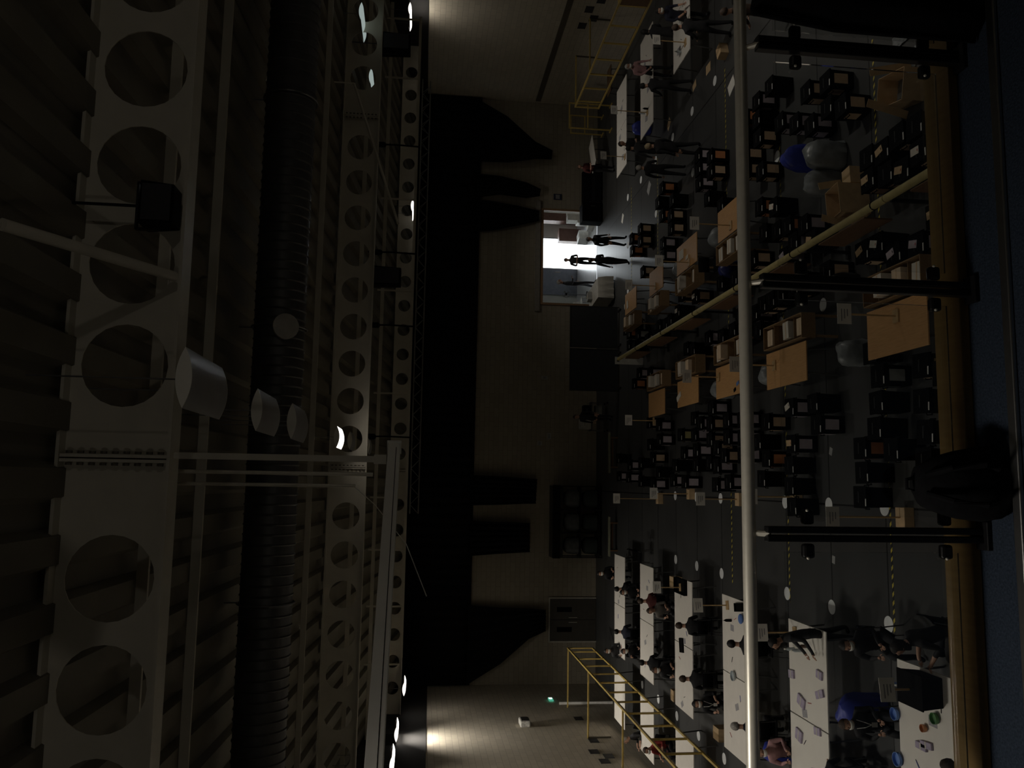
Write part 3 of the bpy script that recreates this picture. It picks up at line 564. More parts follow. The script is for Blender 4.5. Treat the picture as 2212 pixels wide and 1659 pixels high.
# ================================================================ BALLOT BOXES
BOX = '''4.05,29.31,p 3.87,27.9,p 3.74,30,o 2.13,27.99,t 1.96,26.86,p 1.49,26.77,p 1.52,24.52,y 1.93,23.27,g 1.75,22.77,p 1.45,23.25,p 1,23.11,p 2.11,21.81,p 1.68,21.95,t 1.24,21.96,t 1.01,21.46,t 0.91,27.57,t 0.7,30.68,p 0.3,32.36,p 0.25,30.88,p 0.01,27.53,p 0.96,24.24,p 0.13,25.31,p 0.09,24.18,p 1.69,20.7,p 1.24,20.69,p 0.78,20.92,t 0.51,21.49,p 0.02,21.57,p 0.09,20.64,p 1.19,19.71,p 1.64,19.72,p 0.76,19.73,p 1.47,18.23,t 0.63,18.25,o 1.7,17,p 1.25,15.81,p 0.91,16.96,p 1.03,18.75,n 0.17,18.54,n 0.45,17.07,n 0,17.1,n -0.43,16.99,n 1.69,15.94,n 1.95,13.51,g 2.4,13.74,n 1.49,13.59,n 1.04,13.68,n 0.71,14.17,o 0.65,13.19,n 0.27,14.14,n -0.17,14.23,n 9.34,18.42,p 9.26,19.2,o 8.39,18.39,t 8.29,19.24,t 7.86,19.15,t 7.51,18.27,t 8.34,15.88,t 8.14,15.04,t 7.36,14.46,t 8.24,17.18,p 7.89,16.44,p 7.54,15.74,p 7.59,15.02,n 9.24,21.66,o 9.69,22.7,p 8.8,21.68,t 9.26,22.67,p 8.81,22.65,p 10.01,26.33,o 9.05,26.35,o 8.73,25.41,t 8.29,25.38,t 8.06,26.27,p 7.61,26.23,p 9.43,29.12,t 9.44,30.35,o 8.98,29.12,t 8.93,30.28,o 7.72,28.77,t 5.79,30.78,o 5.51,29.48,g 6.23,30.79,p 6.66,18.37,o 5.73,16.93,o 5.5,19.36,t 4.15,18.81,p 4.27,15.26,t 9.19,25.21,n 9.66,26.8,n 8.11,21.92,n 7.55,20.9,n 0.6,25.07,n 0.57,23.13,n 0.41,26.89,n 0.76,29.1,n 0.1,29.11,n 0.61,22.03,n 1.01,32.43,n 1.37,27.94,n 8.78,19.22,n 8.88,18.44,n 9.36,17.67,n 6.39,17.58,n 5.51,23.05,t 5.41,24.69,n 5.34,26.73,t 5.25,26,t 5.33,30.77,n 6.02,31.31,n 4.09,23.88,n 4.09,22.01,p 3.96,21,n 3.98,20.2,p 3.97,23.3,n 5.85,24.35,t 5.29,25.5,n 1.96,12.26,t 1.78,11.75,t 1.39,12.28,n 0.89,12.22,n 0.45,12.29,n 5.9,13.13,n 5.33,12.57,n 5.55,13.62,t 5.47,12.09,t 4.29,13.89,t 4.29,13.41,n 3.97,12.9,n 3.95,12.25,p 4.29,11.74,p 5.98,12.66,t 5.93,12.16,n 5.98,13.63,p 5.45,13.05,t 5.09,17.11,p 4.29,16.68,t 5.08,15.82,n 4.29,16.2,n 4.28,17.36,n 4.28,19.73,n 3.7,18.61,n 4.26,18.33,t 4.26,17.85,t 5.28,16.64,p 5.51,16.15,p 5.79,17.45,t 5.95,18.16,n 5.5,18.87,t 5.3,20.04,t 5.42,21.01,n 5.11,28.2,t 5.07,27.21,n 5.12,29.96,n'''
BL = [w.split(',') for w in BOX.split()]; BL = [(float(a), float(c), k) for a, c, k in BL]
if len(BL) < 1: raise SystemExit
def make_box(lab):
    t = thing('ballot_box', '', 'ballot box')
    MB().box((0, 0, .25), (.37, .40, .50), taper=.93).build('box_body', black_plastic, t, bevel=.012)
    ld = MB().box((0, 0, .515), (.395, .425, .035)).build('lid', black_plastic, t, bevel=.008)
    MB().box((0, .03, .536), (.20, .022, .008)).build('slot_cover', mat('slot_grey', (.03, .03, .03), .4), ld)
    for s in (-1, 1): MB().tube([(s * .19, -.07, .40), (s * .215, -.07, .385), (s * .215, .07, .385), (s * .19, .07, .40)], .010, 6).build('carry_handle', black_plastic, t)
    if lab:
        MB().box((0, -.2065, .285), (.205, .004, .285)).build('front_sheet', lab, t, rot=(-.0, 0, 0)); MB().box((-.1925, 0, .285), (.004, .22, .25)).build('side_sheet', lab, t)
    MB().box((-.09, -.205, .534), (.13, .025, .006)).build('seal_tag', white_plastic, t)
    return t
LABM = {'p': lab_p, 't': lab_t, 'o': lab_o, 'y': lab_y, 'g': lab_g, 'n': None}; LABN = {'p': 'black lilac-sheeted', 't': 'black tan-sheeted', 'o': 'black orange-sheeted', 'y': 'black olive-sheeted', 'g': 'black grey-sheeted', 'n': 'plain black'}
PROTO = {}
blocks = {}; BLAB = []
for x, y, k in BL:
    bn = 'left of brown tables' if x < 2.8 else ('between left racks and partition' if x < 4.68 else ('between partition and right racks' if x < 6.6 else 'right of brown tables'))
    blocks.setdefault(bn, []).append((x, y, k))
for bn, its in blocks.items():
    its.sort(key=lambda r: r[1]); rows = []
    for it in its:
        if rows and it[1] - rows[-1][0][1] < .62: rows[-1].append(it)
        else: rows.append([it])
    for ri, row in enumerate(rows):
        row.sort(key=lambda r: r[0])
        for ci_, (x, y, k) in enumerate(row):
            pos = 'alone there' if len(row) == 1 else ('%s from left' % ORD[ci_])
            where = 'row %s from railing, %s, %s' % (ORD[ri], pos, bn); BLAB.append((x, y, k, where)); lb = '%s box, %s' % (LABN[k], where)
            rz = (random.random() - .5) * .10
            if k not in PROTO: PROTO[k] = make_box(LABM[k]); o = PROTO[k]; o.location = (x, y, 0); o.rotation_euler = (0, 0, rz); o['label'] = lb; o['group'] = 'black ballot boxes on the floor'
            else: o = dup(PROTO[k], (x, y, 0), rz, lb, 'black ballot boxes on the floor')
# cards on lids near the partition
for i, (px, py) in enumerate(((1915, 321), (1958, 363), (1890, 380), (1983, 329), (1871, 536), (1896, 518), (1934, 568), (1991, 529), (1976, 455), (1684, 951), (1685, 885), (1767, 475), (1675, 545), (1655, 447), (1504, 636), (1467, 671))):
    x, y = at(px, py, .54); best = min(BLAB, key=lambda r: (r[0] - x) ** 2 + (r[1] - y) ** 2); BLAB.remove(best)
    dst = ORD[i]
    t = thing('lid_card', '', 'card', (best[0] + .02, best[1] + .05, .541), [.3, -.2, .1, 0, .4, -.3][i % 6])
    mcol, nm = [(cardb, 'brown'), (paper, 'white'), (lab_p, 'lilac'), (mat('shiny_card', (.85, .84, .74), .15), 'shiny')][[0, 0, 0, 1, 0, 3, 2, 2, 0, 0, 1, 0, 2, 1, 1, 1][i]]
    b = MB(); b.add([(-.065, -.10, .0), (.065, -.10, .0), (.065, .10, .012), (-.065, .10, .012), (-.065, -.10, .004), (.065, -.10, .004), (.065, .10, .016), (-.065, .10, .016)], [(3, 2, 1, 0), (4, 5, 6, 7), (0, 1, 5, 4), (1, 2, 6, 5), (2, 3, 7, 6), (3, 0, 4, 7)]); b.build('card', mcol, t)
    MB().box((.0, -.07, .0065), (.04, .016, .004)).build('clip', red_m if i % 2 else black_metal, t)
    t['label'] = '%s card on lid, %s' % (nm, best[3]); t['group'] = 'cards on box lids'
# ================================================================ SIGNS ON POLES
def sign(label, x, y, z0, h, rz=0, base=True, bw=.34):
    t = thing('sign_stand', label, 'sign', (x, y, z0), rz, 'card signs on wooden poles')
    if base: MB().box((0, 0, .09), (bw, bw * .8, .18), taper=1.0).build('cardboard_base', cardb, t, bevel=.006)
    else: MB().box((0, 0, .012), (.22, .16, .024)).build('wooden_foot', pole_wood, t)
    MB().tube([(0, 0, .02), (0, 0, h)], .016, 8).build('pole', pole_wood, t)
    c = MB().box((0, -.03, h - .08), (.34, .008, .24)).build('card', card_m, t, rot=(0, 0, 0)); b = MB()
    for q in range(3): b.box((-.02 + .02 * q, -.0352, h - .03 - .05 * q), (.20 - .04 * q, .003, .016))
    b.build('print', ink, c)
for (px, py, z0, h, base, l) in ((1578, 487, .755, 1.05, 0, 'card sign on a pole standing on the right brown table nearest the railing'), (1488, 567, .755, 1.0, 0, 'card sign on a pole standing on the right brown table second from the railing'), (1415, 618, .755, 1.0, 0, 'card sign on a pole standing on the right brown table third from the railing'), (1935, 683, .755, 1.0, 0, 'card sign on a pole standing on the left brown table nearest the railing'), (1552, 815, .755, .95, 0, 'card sign on a pole standing on the left brown table third from the railing'), (1672, 790, .755, 1.0, 0, 'card sign on a pole standing on the left brown table second from the railing'), (1412, 909, .755, .95, 0, 'card sign on a pole standing on the left brown table farthest from the railing'),
                             (1430, 1078, 0, 1.7, 1, 'card sign in a cardboard base beside the aisle, farthest of the aisle signs'), (1498, 1067, 0, 1.35, 1, 'card sign in a cardboard base by the aisle, second from the far wall'), (1606, 1079, 0, 1.25, 1, 'card sign in a cardboard base by the aisle, just beyond the handrail'), (1965, 1118, 0, 1.5, 1, 'card sign in a cardboard base by the aisle, nearest the railing'), (1728, 1074, 0, 1.2, 1, 'card sign with a yellowish pole behind the box nearest the aisle')):
    x, y = at(px, py, z0); sign(l, x, y, z0 - (.012 if z0 else 0), h, .0, base)
for x, y, h, l in ((12.75, 30.4, .95, 'card sign on the farthest right-hand white table'), (13.1, 27.2, 1.3, 'card sign on the third right-hand white table'), (13.4, 23.0, 1.0, 'card sign on the second right-hand white table'), (-2.95, 20.2, .85, 'card sign on the third left-hand white table'), (-2.98, 23.9, .8, 'card sign on the fourth left-hand white table'), (-2.95, 16.5, .8, 'card sign on the second left-hand white table'), (-2.98, 12.0, .8, 'card sign on the left-hand white table nearest the railing')):
    sign(l, x, y, .741, h, .15, False)
# ================================================================ FLOOR MARKS
ks = ['left edge of the aisle', 'right edge of the aisle']
DOTS = [(-.36, k, 'aisle dots on the box side') for k in range(8)] + [(-2.43, k, 'aisle dots on the white-table side') for k in (0, 1, 2, 4, 5, 6)] + [(-7.35, k, 'dots behind the left wall frame') for k in (5, 6, 7, 8, 4)] + [(12.0, k, 'dots before the right white tables') for k in (4, 5, 6, 7, 8, 9)] + [(9.94, k, 'dots right of the right boxes') for k in (5, 7, 9)] + [(7.98, k, 'dots by the right boxes') for k in (2, 9)] + [(3.85, k, 'dots beside the partition') for k in (0, 1, 2)]
cnt = {}
dp = None
for x, k, g in DOTS:
    y = 14.33 + 2.055 * k; cnt[g] = cnt.get(g, 0) + 1
    if g.startswith('dots beside'): x = 3.86
    if dp is None:
        dp = MB().lathe([(.147, 0), (.147, .003)], 28).build('floor_dot', tape_white); o = dp
    else: o = dp.copy(); COL.objects.link(o)
    o.location = (x, y, .001); tag(o, 'round white floor dot, %s from railing of the %s' % (ORD[cnt[g] - 1], g), 'floor dot', 'white distancing dots on the floor')
for i, (y, w, a, c) in enumerate(((14.15, 'nearest the railing', -2.6, 8.6), (18.3, 'second from the railing', -2.6, 9.2), (21.75, 'third from the railing', -2.6, 12.0), (28.5, 'beyond the right boxes', 7.4, 12.0), (32.25, 'farthest, before the lit doorway', 7.0, 12.3))):
    tag(MB().box(((a + c) / 2, y, .0015), (c - a, .05, .003)).build('hazard_tape', tape_h), 'yellow and black striped floor tape, ' + w, 'tape')
for i, (px, py) in enumerate(((1530, 148), (1500, 185), (1580, 185), (1445, 268), (1402, 406), (1345, 472), (1795, 975), (1801, 1209))):
    x, y = at(px, py, 0); col = [cardb, cardb, card_m, cardb, mat('grey_paper', (.3, .3, .29), .8), card_m, mat('grey_paper', (.3, .3, .29), .8), mat('grey_paper', (.3, .3, .29), .8)][i]
    s = [.30, .26, .36, .3, .36, .3, .12, .12][i]
    tag(MB().box((0, 0, .003), (s, s * 1.3, .004)).build('floor_sheet', col, None, loc=(x, y, 0), rot=(0, 0, .2 * i)), ['brown card on the floor before the right tables, farther one', 'brown card on the floor before the right tables, nearer the frame', 'white sheet on the floor just beyond the handrail at right', 'brown card on the floor by the far right group', 'crumpled grey sheet on the floor behind the far right boxes', 'pale sheet on the floor before the lit doorway', 'small grey patch on the floor left of the lone lilac box', 'small grey patch on the floor beyond the left railing post'][i], 'sheet')
# ================================================================ PEOPLE
def skel_mesh(pose):
    """continuous body grown over a posed skeleton; vertices carry a zone: 0 skin 1 top 2 trousers 3 shoes"""
    V, R, Zn, E_, roots = [], [], [], [], []
    def n(p, r, z, par=None, r2=None):
        V.append(Vector(p)); R.append((r, r2 or r)); Zn.append(z)
        if par is not None: E_.append((par, len(V) - 1))
        else: roots.append(len(V) - 1)
        return len(V) - 1
    kind, var = pose
    seated = kind == 'sit'
    ph = .53 if seated else .93
    lean = (.10 + .05 * var) if seated else (.10 if kind == 'lean' else .0)
    up = lambda h: (lean * h / .5, h)
    def T(x, h, y=0): return (x, y + lean * h / .5, ph + h)
    pel = n((0, 0, ph), .155, 2, None, .115)
    s1 = n(T(0, .14), .145, 1, pel, .105); s2 = n(T(0, .30), .165, 1, s1, .115); s3 = n(T(0, .44), .155, 1, s2, .10)
    nb = n(T(0, .53), .06, 1, s3); nk = n(T(0, .59, .015), .052, 0, nb); hd = n(T(0, .68, .03), .07, 0, nk, .085)
    hp = {}
    for s in (-1, 1):
        sh = n(T(s * .185, .44, 0), .065, 1, s3)
        if seated:
            el = T(s * .25, .22, .10); wr = (s * (.13 + .03 * var), el[1] + .26, .80); pm = (s * (.10 + .03 * var), el[1] + .34, .79); fd = Vector((-s * .25, 1, -.08))
            if var == 2 and s == 1: wr = (s * .2, el[1] + .22, .93); pm = (s * .17, el[1] + .27, 1.0); fd = Vector((-s * .2, .5, .8))
        elif kind == 'lean':
            el = T(s * .24, .22, .08); wr = (s * .17, el[1] + .22, .98); pm = (s * .15, el[1] + .30, .94); fd = Vector((-s * .2, 1, -.35))
        elif var == 0:
            el = (s * .245, -.03, ph + .19); wr = (s * .25, .05, ph - .05); pm = (s * .245, .08, ph - .13); fd = Vector((-s * .1, .25, -1))
        elif var == 1:
            el = (s * .26, -.01, ph + .18); wr = (s * .10, .20, ph + .20); pm = (s * .03, .235, ph + .22); fd = Vector((-s * 1, .3, .15))
        else:
            el = (s * .26, .0, ph + .18); wr = (s * .20, .20, ph + .16) if s > 0 else (s * .27, .06, ph - .05); pm = (wr[0], wr[1] + .07, wr[2] + .03) if s > 0 else (wr[0], wr[1] + .02, wr[2] - .08); fd = Vector((-.2, .9, .3)) if s > 0 else Vector((0, .2, -1))
        e = n(el, .048, 1, sh); w_ = n(wr, .032, 1 if var != 1 else 0, e); p = n(pm, .036, 0, w_, .024); hp[s] = (Vector(pm), fd.normalized())
        hip = n((s * .095, 0, ph - .05), .095, 2, pel)
        if seated: kn = (s * .13, .42, .50); an = (s * .12, .40 - .1 * var, .10); to = (s * .13, an[1] + .16, .045)
        else: st = .05 * (var - 1) * s; kn = (s * .105, .02 + st, .50); an = (s * .11, -.02 + st * 2, .095); to = (s * .13, .12 + st * 2, .045)
        k = n(kn, .066, 2, hip); a = n(an, .047, 2, k); n(to, .040, 3, a)
    for s in (-1, 1):   # five separate fingers each, rooted in the palm
        p, d = hp[s]; side = d.cross(Vector((0, 0, 1)))
        if side.length < .1: side = Vector((0, 1, 0))
        side.normalize(); dn = side.cross(d).normalized(); dn = dn if dn.z < 0 else -dn
        for q, (o_, l_) in enumerate(((-.026, .060), (-.009, .072), (.009, .068), (.026, .052))):
            a = n(p + side * o_ + d * .015, .009, 0); m = n(p + side * o_ * 1.1 + d * (.02 + l_ * .55), .0085, 0, a); n(p + side * o_ * 1.1 + d * (.02 + l_ * .95) + dn * (.018 + .004 * q), .0075, 0, m)
        a = n(p + side * (-.03 * s) - d * .01, .0105, 0); m = n(p + side * (-.058 * s) + d * .018, .0095, 0, a); n(p + side * (-.062 * s) + d * .048, .008, 0, m)
    me = bpy.data.meshes.new('sk'); me.from_pydata(V, E_, []); ob = bpy.data.objects.new('sk', me); COL.objects.link(ob)
    ob.modifiers.new('skin', 'SKIN').use_smooth_shade = True
    if not me.skin_vertices: 
        bpy.context.view_layer.objects.active = ob
    for i, r in enumerate(R): me.skin_vertices[0].data[i].radius = r; me.skin_vertices[0].data[i].use_root = i in roots
    ss = ob.modifiers.new('sub', 'SUBSURF'); ss.levels = 1; ss.render_levels = 1
    dg = bpy.context.evaluated_depsgraph_get(); dg.update(); out = bpy.data.meshes.new_from_object(ob.evaluated_get(dg)); bpy.data.objects.remove(ob)
    zs = []
    for p in out.polygons:
        c = p.center; best = min(range(len(V)), key=lambda i: (V[i] - c).length - .6 * R[i][0]); zs.append(Zn[best])
    # the head: skull, jaw, nose, brow, ears, eyes and mouth joined to the same mesh
    bm = bmesh.new(); bm.from_mesh(out); bm.faces.ensure_lookup_table()
    for f, z in zip(bm.faces, zs): f.material_index = z; f.smooth = True
    hc = Vector(T(0, .70, .035))
    def ell(c, r, seg=12, rg=8, mi=0, fn=None):
        g = bmesh.ops.create_uvsphere(bm, u_segments=seg, v_segments=rg, radius=1)
        for v in g['verts']:
            q = v.co.copy()
            if fn: q = fn(q)
            v.co = Vector((c[0] + q.x * r[0], c[1] + q.y * r[1], c[2] + q.z * r[2]))
        for f in {f for v in g['verts'] for f in v.link_faces}: f.material_index = mi; f.smooth = True
    def skull(q):
        if q.z < 0: q.x *= 1 + .38 * q.z; q.y = q.y * (1 + .12 * q.z) + .05 * -q.z
        return q
    ell(hc, (.078, .098, .122), 16, 12, 0, skull)
    ell(hc + Vector((0, .098, -.015)), (.014, .020, .026), 8, 6)
    for s in (-1, 1):
        ell(hc + Vector((s * .079, -.005, -.01)), (.010, .022, .034), 8, 6); ell(hc + Vector((s * .031, .086, .012)), (.014, .010, .008), 8, 6, 4)
    ell(hc + Vector((0, .088, -.060)), (.024, .008, .007), 8, 5, 5)
    bm.to_mesh(out); bm.free(); return out, hc
POSES = {}
TOPS = {'black': (.010, .010, .012), 'navy': (.012, .014, .03), 'grey': (.16, .145, .13), 'charcoal': (.03, .03, .032), 'dark red': (.09, .018, .016), 'brown': (.07, .045, .03), 'red': (.25, .03, .025), 'white': (.6, .58, .52), 'pink': (.42, .24, .24), 'dark green': (.02, .035, .025)}
HAIRC = {'black': (.010, .008, .007), 'brown': (.05, .03, .018), 'blond': (.42, .33, .20), 'grey': (.35, .33, .30), 'white': (.55, .52, .48)}
def person(pose, x, y, face, label, top='black', trousers='black', hair='brown', long_=False, mask=False, sc=1.0, lanyard=False, z=0, sk=None, group=None):
    if pose not in POSES: POSES[pose] = skel_mesh(pose)
    base, hc = POSES[pose]; me = base.copy(); me.name = 'person_body'
    for m in (sk or skin, mat(top.replace(' ', '_') + '_top', TOPS[top], .85, 0, .15, 14), mat(trousers.replace(' ', '_') + '_trousers', TOPS[trousers], .85, 0, .15, 14), black_plastic, eye_m, lip): me.materials.append(m)
    o = bpy.data.objects.new('person', me); COL.objects.link(o); o.location = (x, y, z); o.scale = (sc,) * 3; o.rotation_euler = (0, 0, math.radians(face))
    tag(o, label, 'person', group)
    hm = mat(hair + '_hair', HAIRC[hair], .7, 0, .35, 40, .3); b = MB(); N = 16
    prof = [(-.55 if long_ else -.25, .92), (-.1, 1.07), (.25, 1.10), (.55, .96), (.8, .70), (.97, .34), (1.07, .02)]
    if long_: prof = [(-1.35, .82), (-.9, .98)] + prof
    for zz, rr in prof:
        for k in range(N):
            a = PI * (.5 + .52) + 2 * PI * k / N * (.5 + .0) if 0 else 2 * PI * k / N
            fx, fy = math.cos(a) * rr, math.sin(a) * rr
            if zz < .45 and fy > .25: fy = .25 - (fy - .25) * .3
            w = 1 + .03 * math.sin(5 * a + zz * 7)
            b.v.append((hc.x + fx * .084 * w, hc.y - .004 + fy * .102 * w, hc.z + zz * .125))
    for j in range(len(prof) - 1):
        for k in range(N): b.f.append((j * N + k, j * N + (k + 1) % N, (j + 1) * N + (k + 1) % N, (j + 1) * N + k)); b.m.append(0)
    b.f.append(tuple((len(prof) - 1) * N + k for k in range(N))); b.m.append(0)
    b.build('hair', hm, o, True)
    if mask:
        b = MB(); nn = 9
        for zz, rr in ((-.022, 1.05), (-.05, 1.10), (-.082, 1.02), (-.105, .8)):
            for k in range(nn): a = PI * (.12 + .76 * k / (nn - 1)); b.v.append((hc.x + math.cos(a) * .078 * rr * (1 if zz > -.09 else .8), hc.y + math.sin(a) * .108 * rr + .006, hc.z + zz))
        for j in range(3):
            for k in range(nn - 1): b.f.append((j * nn + k, j * nn + k + 1, (j + 1) * nn + k + 1, (j + 1) * nn + k)); b.m.append(0)
        mk = b.build('face_mask', white_plastic, o, True); sm = mk.modifiers.new('t', 'SOLIDIFY'); sm.thickness = .003
    if lanyard:
        b = MB(); y0 = hc.y + .095; z0 = hc.z
        b.tube([(-.07, y0 - .10, z0 - .19), (-.04, y0 - .015, z0 - .30), (0, y0 - .03, z0 - .42)], .006, 6); b.tube([(.07, y0 - .10, z0 - .19), (.04, y0 - .015, z0 - .30), (0, y0 - .03, z0 - .42)], .006, 6)
        ly = b.build('lanyard', white_plastic, o); MB().box((0, y0 - .025, z0 - .47), (.075, .006, .10)).build('badge', card_m, ly)
    return o
def make_chair():
    t = thing('stacking_chair', '', 'chair')
    b = MB(); b.box((0, 0, .44), (.43, .42, .03)); b.build('seat', black_plastic, t, bevel=.01)
    b = MB(); n = 9
    for z, d in ((.56, .0), (.70, .02), (.86, .05)):
        for k in range(n): u = k / (n - 1) * 2 - 1; b.v.append((u * .215, -.20 - d - .045 * (1 - u * u), z))
    for j in range(2):
        for k in range(n - 1): b.f.append((j * n + k, j * n + k + 1, (j + 1) * n + k + 1, (j + 1) * n + k)); b.m.append(0)
    bk = b.build('backrest', black_plastic, t, True); s_ = bk.modifiers.new('t', 'SOLIDIFY'); s_.thickness = .018
    for i in (-1, 1):
        MB().tube([(i * .19, .19, .43), (i * .22, .22, 0)], .012, 8).build('leg', grey_metal, t); MB().tube([(i * .19, -.25, .84), (i * .19, -.19, .50), (i * .20, -.18, .43), (i * .22, -.24, 0)], .012, 8).build('leg', grey_metal, t)
    return t
CHP = None
def chair(x, y, face, label, group='black chairs at the tables'):
    global CHP
    if CHP is None: CHP = make_chair(); o = CHP
    else: o = dup(CHP, (0, 0, 0), 0, '')
    o.location = (x, y, 0); o.rotation_euler = (0, 0, math.radians(face)); o['label'] = label; o['group'] = group; return o
def at_table(px, py, face, label, hz=1.22, dy=0, seat=True, ch=None, **k):
    x, y = at(px, py, hz); y += dy
    pose = k.pop('pose', ('sit', len(label) % 2))
    gap = .30 if pose[0] == 'sit' else .24
    for a_, c_ in (LROW if x < 0 else RROW):
        if abs(abs(face) - 180) < 15 and c_ - .9 < y < c_ + gap + .1: y = c_ + gap
        if abs(face) < 15 and a_ - gap - .1 < y < a_ + .9: y = a_ - gap
    if pose[0] == 'sit':
        f = math.radians(face); off = .20; x -= -math.sin(f) * off; y -= math.cos(f) * off
        c = chair(x, y - 0 , face, 'black chair under the ' + ' '.join(label.replace('back turned, ', '').replace('facing us ', '').replace('seated ', '').replace(' white', '').replace(' and badge', '').replace(' and patterned sleeves', '').replace(',', '').split()[:12]))
        pos = (x + math.sin(f) * .06, y - math.cos(f) * .06)
    else: pos = (x, y)
    return person(pose, pos[0], pos[1], face, label, **k)
GRPP = None
P_ = at_table
# left-hand tables, backs turned to us
P_(1333, 1272, 4, 'person in black, back turned, seated at farthest left table near its aisle end', top='black', hair='black')
P_(1333, 1364, -4, 'person in navy with short black hair, back turned, at farthest left outer table', top='navy', hair='black')
P_(1381, 1296, 8, 'person in dark red, back turned, seated at fifth left-hand row by the aisle', top='dark red', trousers='grey', hair='brown')
P_(1388, 1431, 0, 'person in black, back turned, at outer table of the fifth left-hand row', top='black', hair='black')
P_(1467, 1350, 0, 'person with shaved brown head in black, back turned, fourth left-hand row', top='black', hair='brown', pose=('sit', 0))
P_(1477, 1466, 6, 'person with brown hair in black, back turned, outer table of fourth left-hand row', top='black', hair='brown')
P_(1578, 1388, -4, 'person with black hair in black, back turned, third left-hand row, nearer the aisle', top='black', hair='black')
P_(1590, 1568, 0, 'person with greyish hair, back turned, outer table of third left-hand row', top='navy', hair='grey')
P_(2024, 1640, 8, 'person with brown hair, back turned, cut by the corner near the kerb', top='brown', hair='brown', dy=-.1)
P_(1738, 1655, 0, 'person in black, back turned, at outer table of second left-hand row', top='black', hair='black')
# left-hand tables, facing us
P_(1307, 1244, 180, 'masked person facing us behind the farthest left table, nearest the aisle', top='black', mask=True, hair='black', dy=.3)
P_(1317, 1411, 180, 'masked person facing us behind the farthest left outer table', top='charcoal', mask=True, hair='black', dy=.3)
P_(1354, 1283, 184, 'masked person facing us behind fifth left-hand row, nearer the aisle', top='black', mask=True, hair='black', dy=.2)
P_(1355, 1412, 180, 'masked person in black facing us behind fifth left-hand row, outer table', top='black', mask=True, hair='black', pose=('sit', 2), dy=.2)
P_(1410, 1322, 176, 'person in grey with bare arms facing us behind fourth left-hand row', top='grey', hair='brown', dy=.2, pose=('sit', 1))
P_(1422, 1452, 180, 'masked person in black facing us behind fourth left-hand row, outer table', top='black', mask=True, hair='brown', dy=.2)
P_(1512, 1526, 180, 'masked person with lanyard and patterned sleeves facing us behind third left-hand row', top='black', mask=True, lanyard=True, hair='black', dy=.2, pose=('sit', 1))
P_(1660, 1638, 180, 'masked person with bare arms facing us behind second left-hand row', top='pink', mask=True, hair='brown', dy=.2)
P_(1845, 1402, 170, 'masked person in black facing us behind the nearest left table', top='black', mask=True, hair='black', dy=.15, pose=('sit', 0))
P_(1848, 1575, 184, 'masked person with white lanyard and badge facing us at the nearest left table', top='black', mask=True, lanyard=True, hair='brown', dy=.2, pose=('sit', 0))
P_(1945, 1400, 80, 'person with long dark hair seated at the aisle end of nearest left table', top='black', hair='black', long_=True, sc=1.02, pose=('sit', 1))
P_(1398, 1622, 150, 'person in red facing us behind the yellow left wall frame', top='red', hair='brown', mask=True)
P_(1352, 1600, 120, 'person in dark clothes behind the far part of the yellow left frame', top='charcoal', hair='grey')
P_(1672, 1368, 100, 'person in dark clothes standing at aisle end of second left-hand row', hz=1.62, top='charcoal', hair='black', pose=('lean', 0))
# right-hand tables
P_(1358, 146, 180, 'grey-haired person in pale grey facing us behind third right-hand row', hz=1.6, top='pink', hair='white', pose=('lean', 0), mask=True, dy=.1)
P_(1391, 187, 10, 'dark person with short hair leaning, back turned, at third right-hand row', hz=1.58, top='black', hair='black', pose=('lean', 0), dy=-.25)
P_(1460, 66, 6, 'dark person leaning, back turned, at second right-hand row', hz=1.58, top='black', hair='brown', pose=('lean', 0), dy=-.35)
P_(1398, 76, -6, 'person with long dark hair, back turned, at outer third right-hand table', hz=1.5, top='black', hair='black', long_=True, pose=('lean', 1), dy=-.3)
P_(1425, 27, 180, 'masked person in blue facing us behind second right-hand row', hz=1.6, top='navy', hair='black', mask=True, pose=('lean', 1), dy=.1)
P_(1573, 20, 10, 'brown-haired person at the nearest right-hand table, by the picture edge', hz=1.58, top='brown', hair='brown', pose=('lean', 1), dy=-.1)
# standing group right of the far boxes
P_(1344, 312, 200, 'person with brown hair standing, farthest of the standing group by the right tables', hz=1.6, pose=('stand', 1), top='black', hair='brown', trousers='black')
P_(1406, 315, 20, 'tall person with blond hair standing, nearest of the group by right tables', hz=1.62, pose=('stand', 0), top='black', hair='blond', sc=1.03)
P_(1351, 336, 10, 'person with black hair standing close beside the brown-haired one', hz=1.6, pose=('stand', 2), top='charcoal', hair='black')
P_(1383, 363, -30, 'grey-haired person in black standing, leftmost of the group by right tables', hz=1.58, pose=('stand', 2), top='black', hair='grey', sc=.98)
# doorway and far wall
def P2(px, py, Y, face, label, **k):
    X_, _ = aty(px, py, Y); return person(k.pop('pose', ('stand', 0)), X_, Y, face, label, **k)
P2(1232, 562, 38.3, 165, 'person silhouetted with raised elbow in the bright doorway', top='charcoal', pose=('stand', 1), hair='black')
P2(1212, 611, 38.95, 250, 'person in black standing at the left side inside the lit doorway', top='black', pose=('stand', 2), hair='grey', sc=1.13, sk=skin_d)
P2(1300, 519, 33.0, 200, 'dark person standing among far right boxes, before the doorway, right-hand one', top='black', pose=('stand', 0), hair='black')
P2(1298, 562, 32.5, 20, 'dark person with pale bag straps standing right before the doorway', top='black', pose=('stand', 2), hair='brown')
P2(1243, 900, 35.6, 150, 'dark person standing by the carts at the far wall, left of screens', top='black', hair='brown')
P2(1256, 362, 35.2, 200, 'person in dark red standing by the far right wall table', top='dark red', hair='brown', pose=('stand', 1))
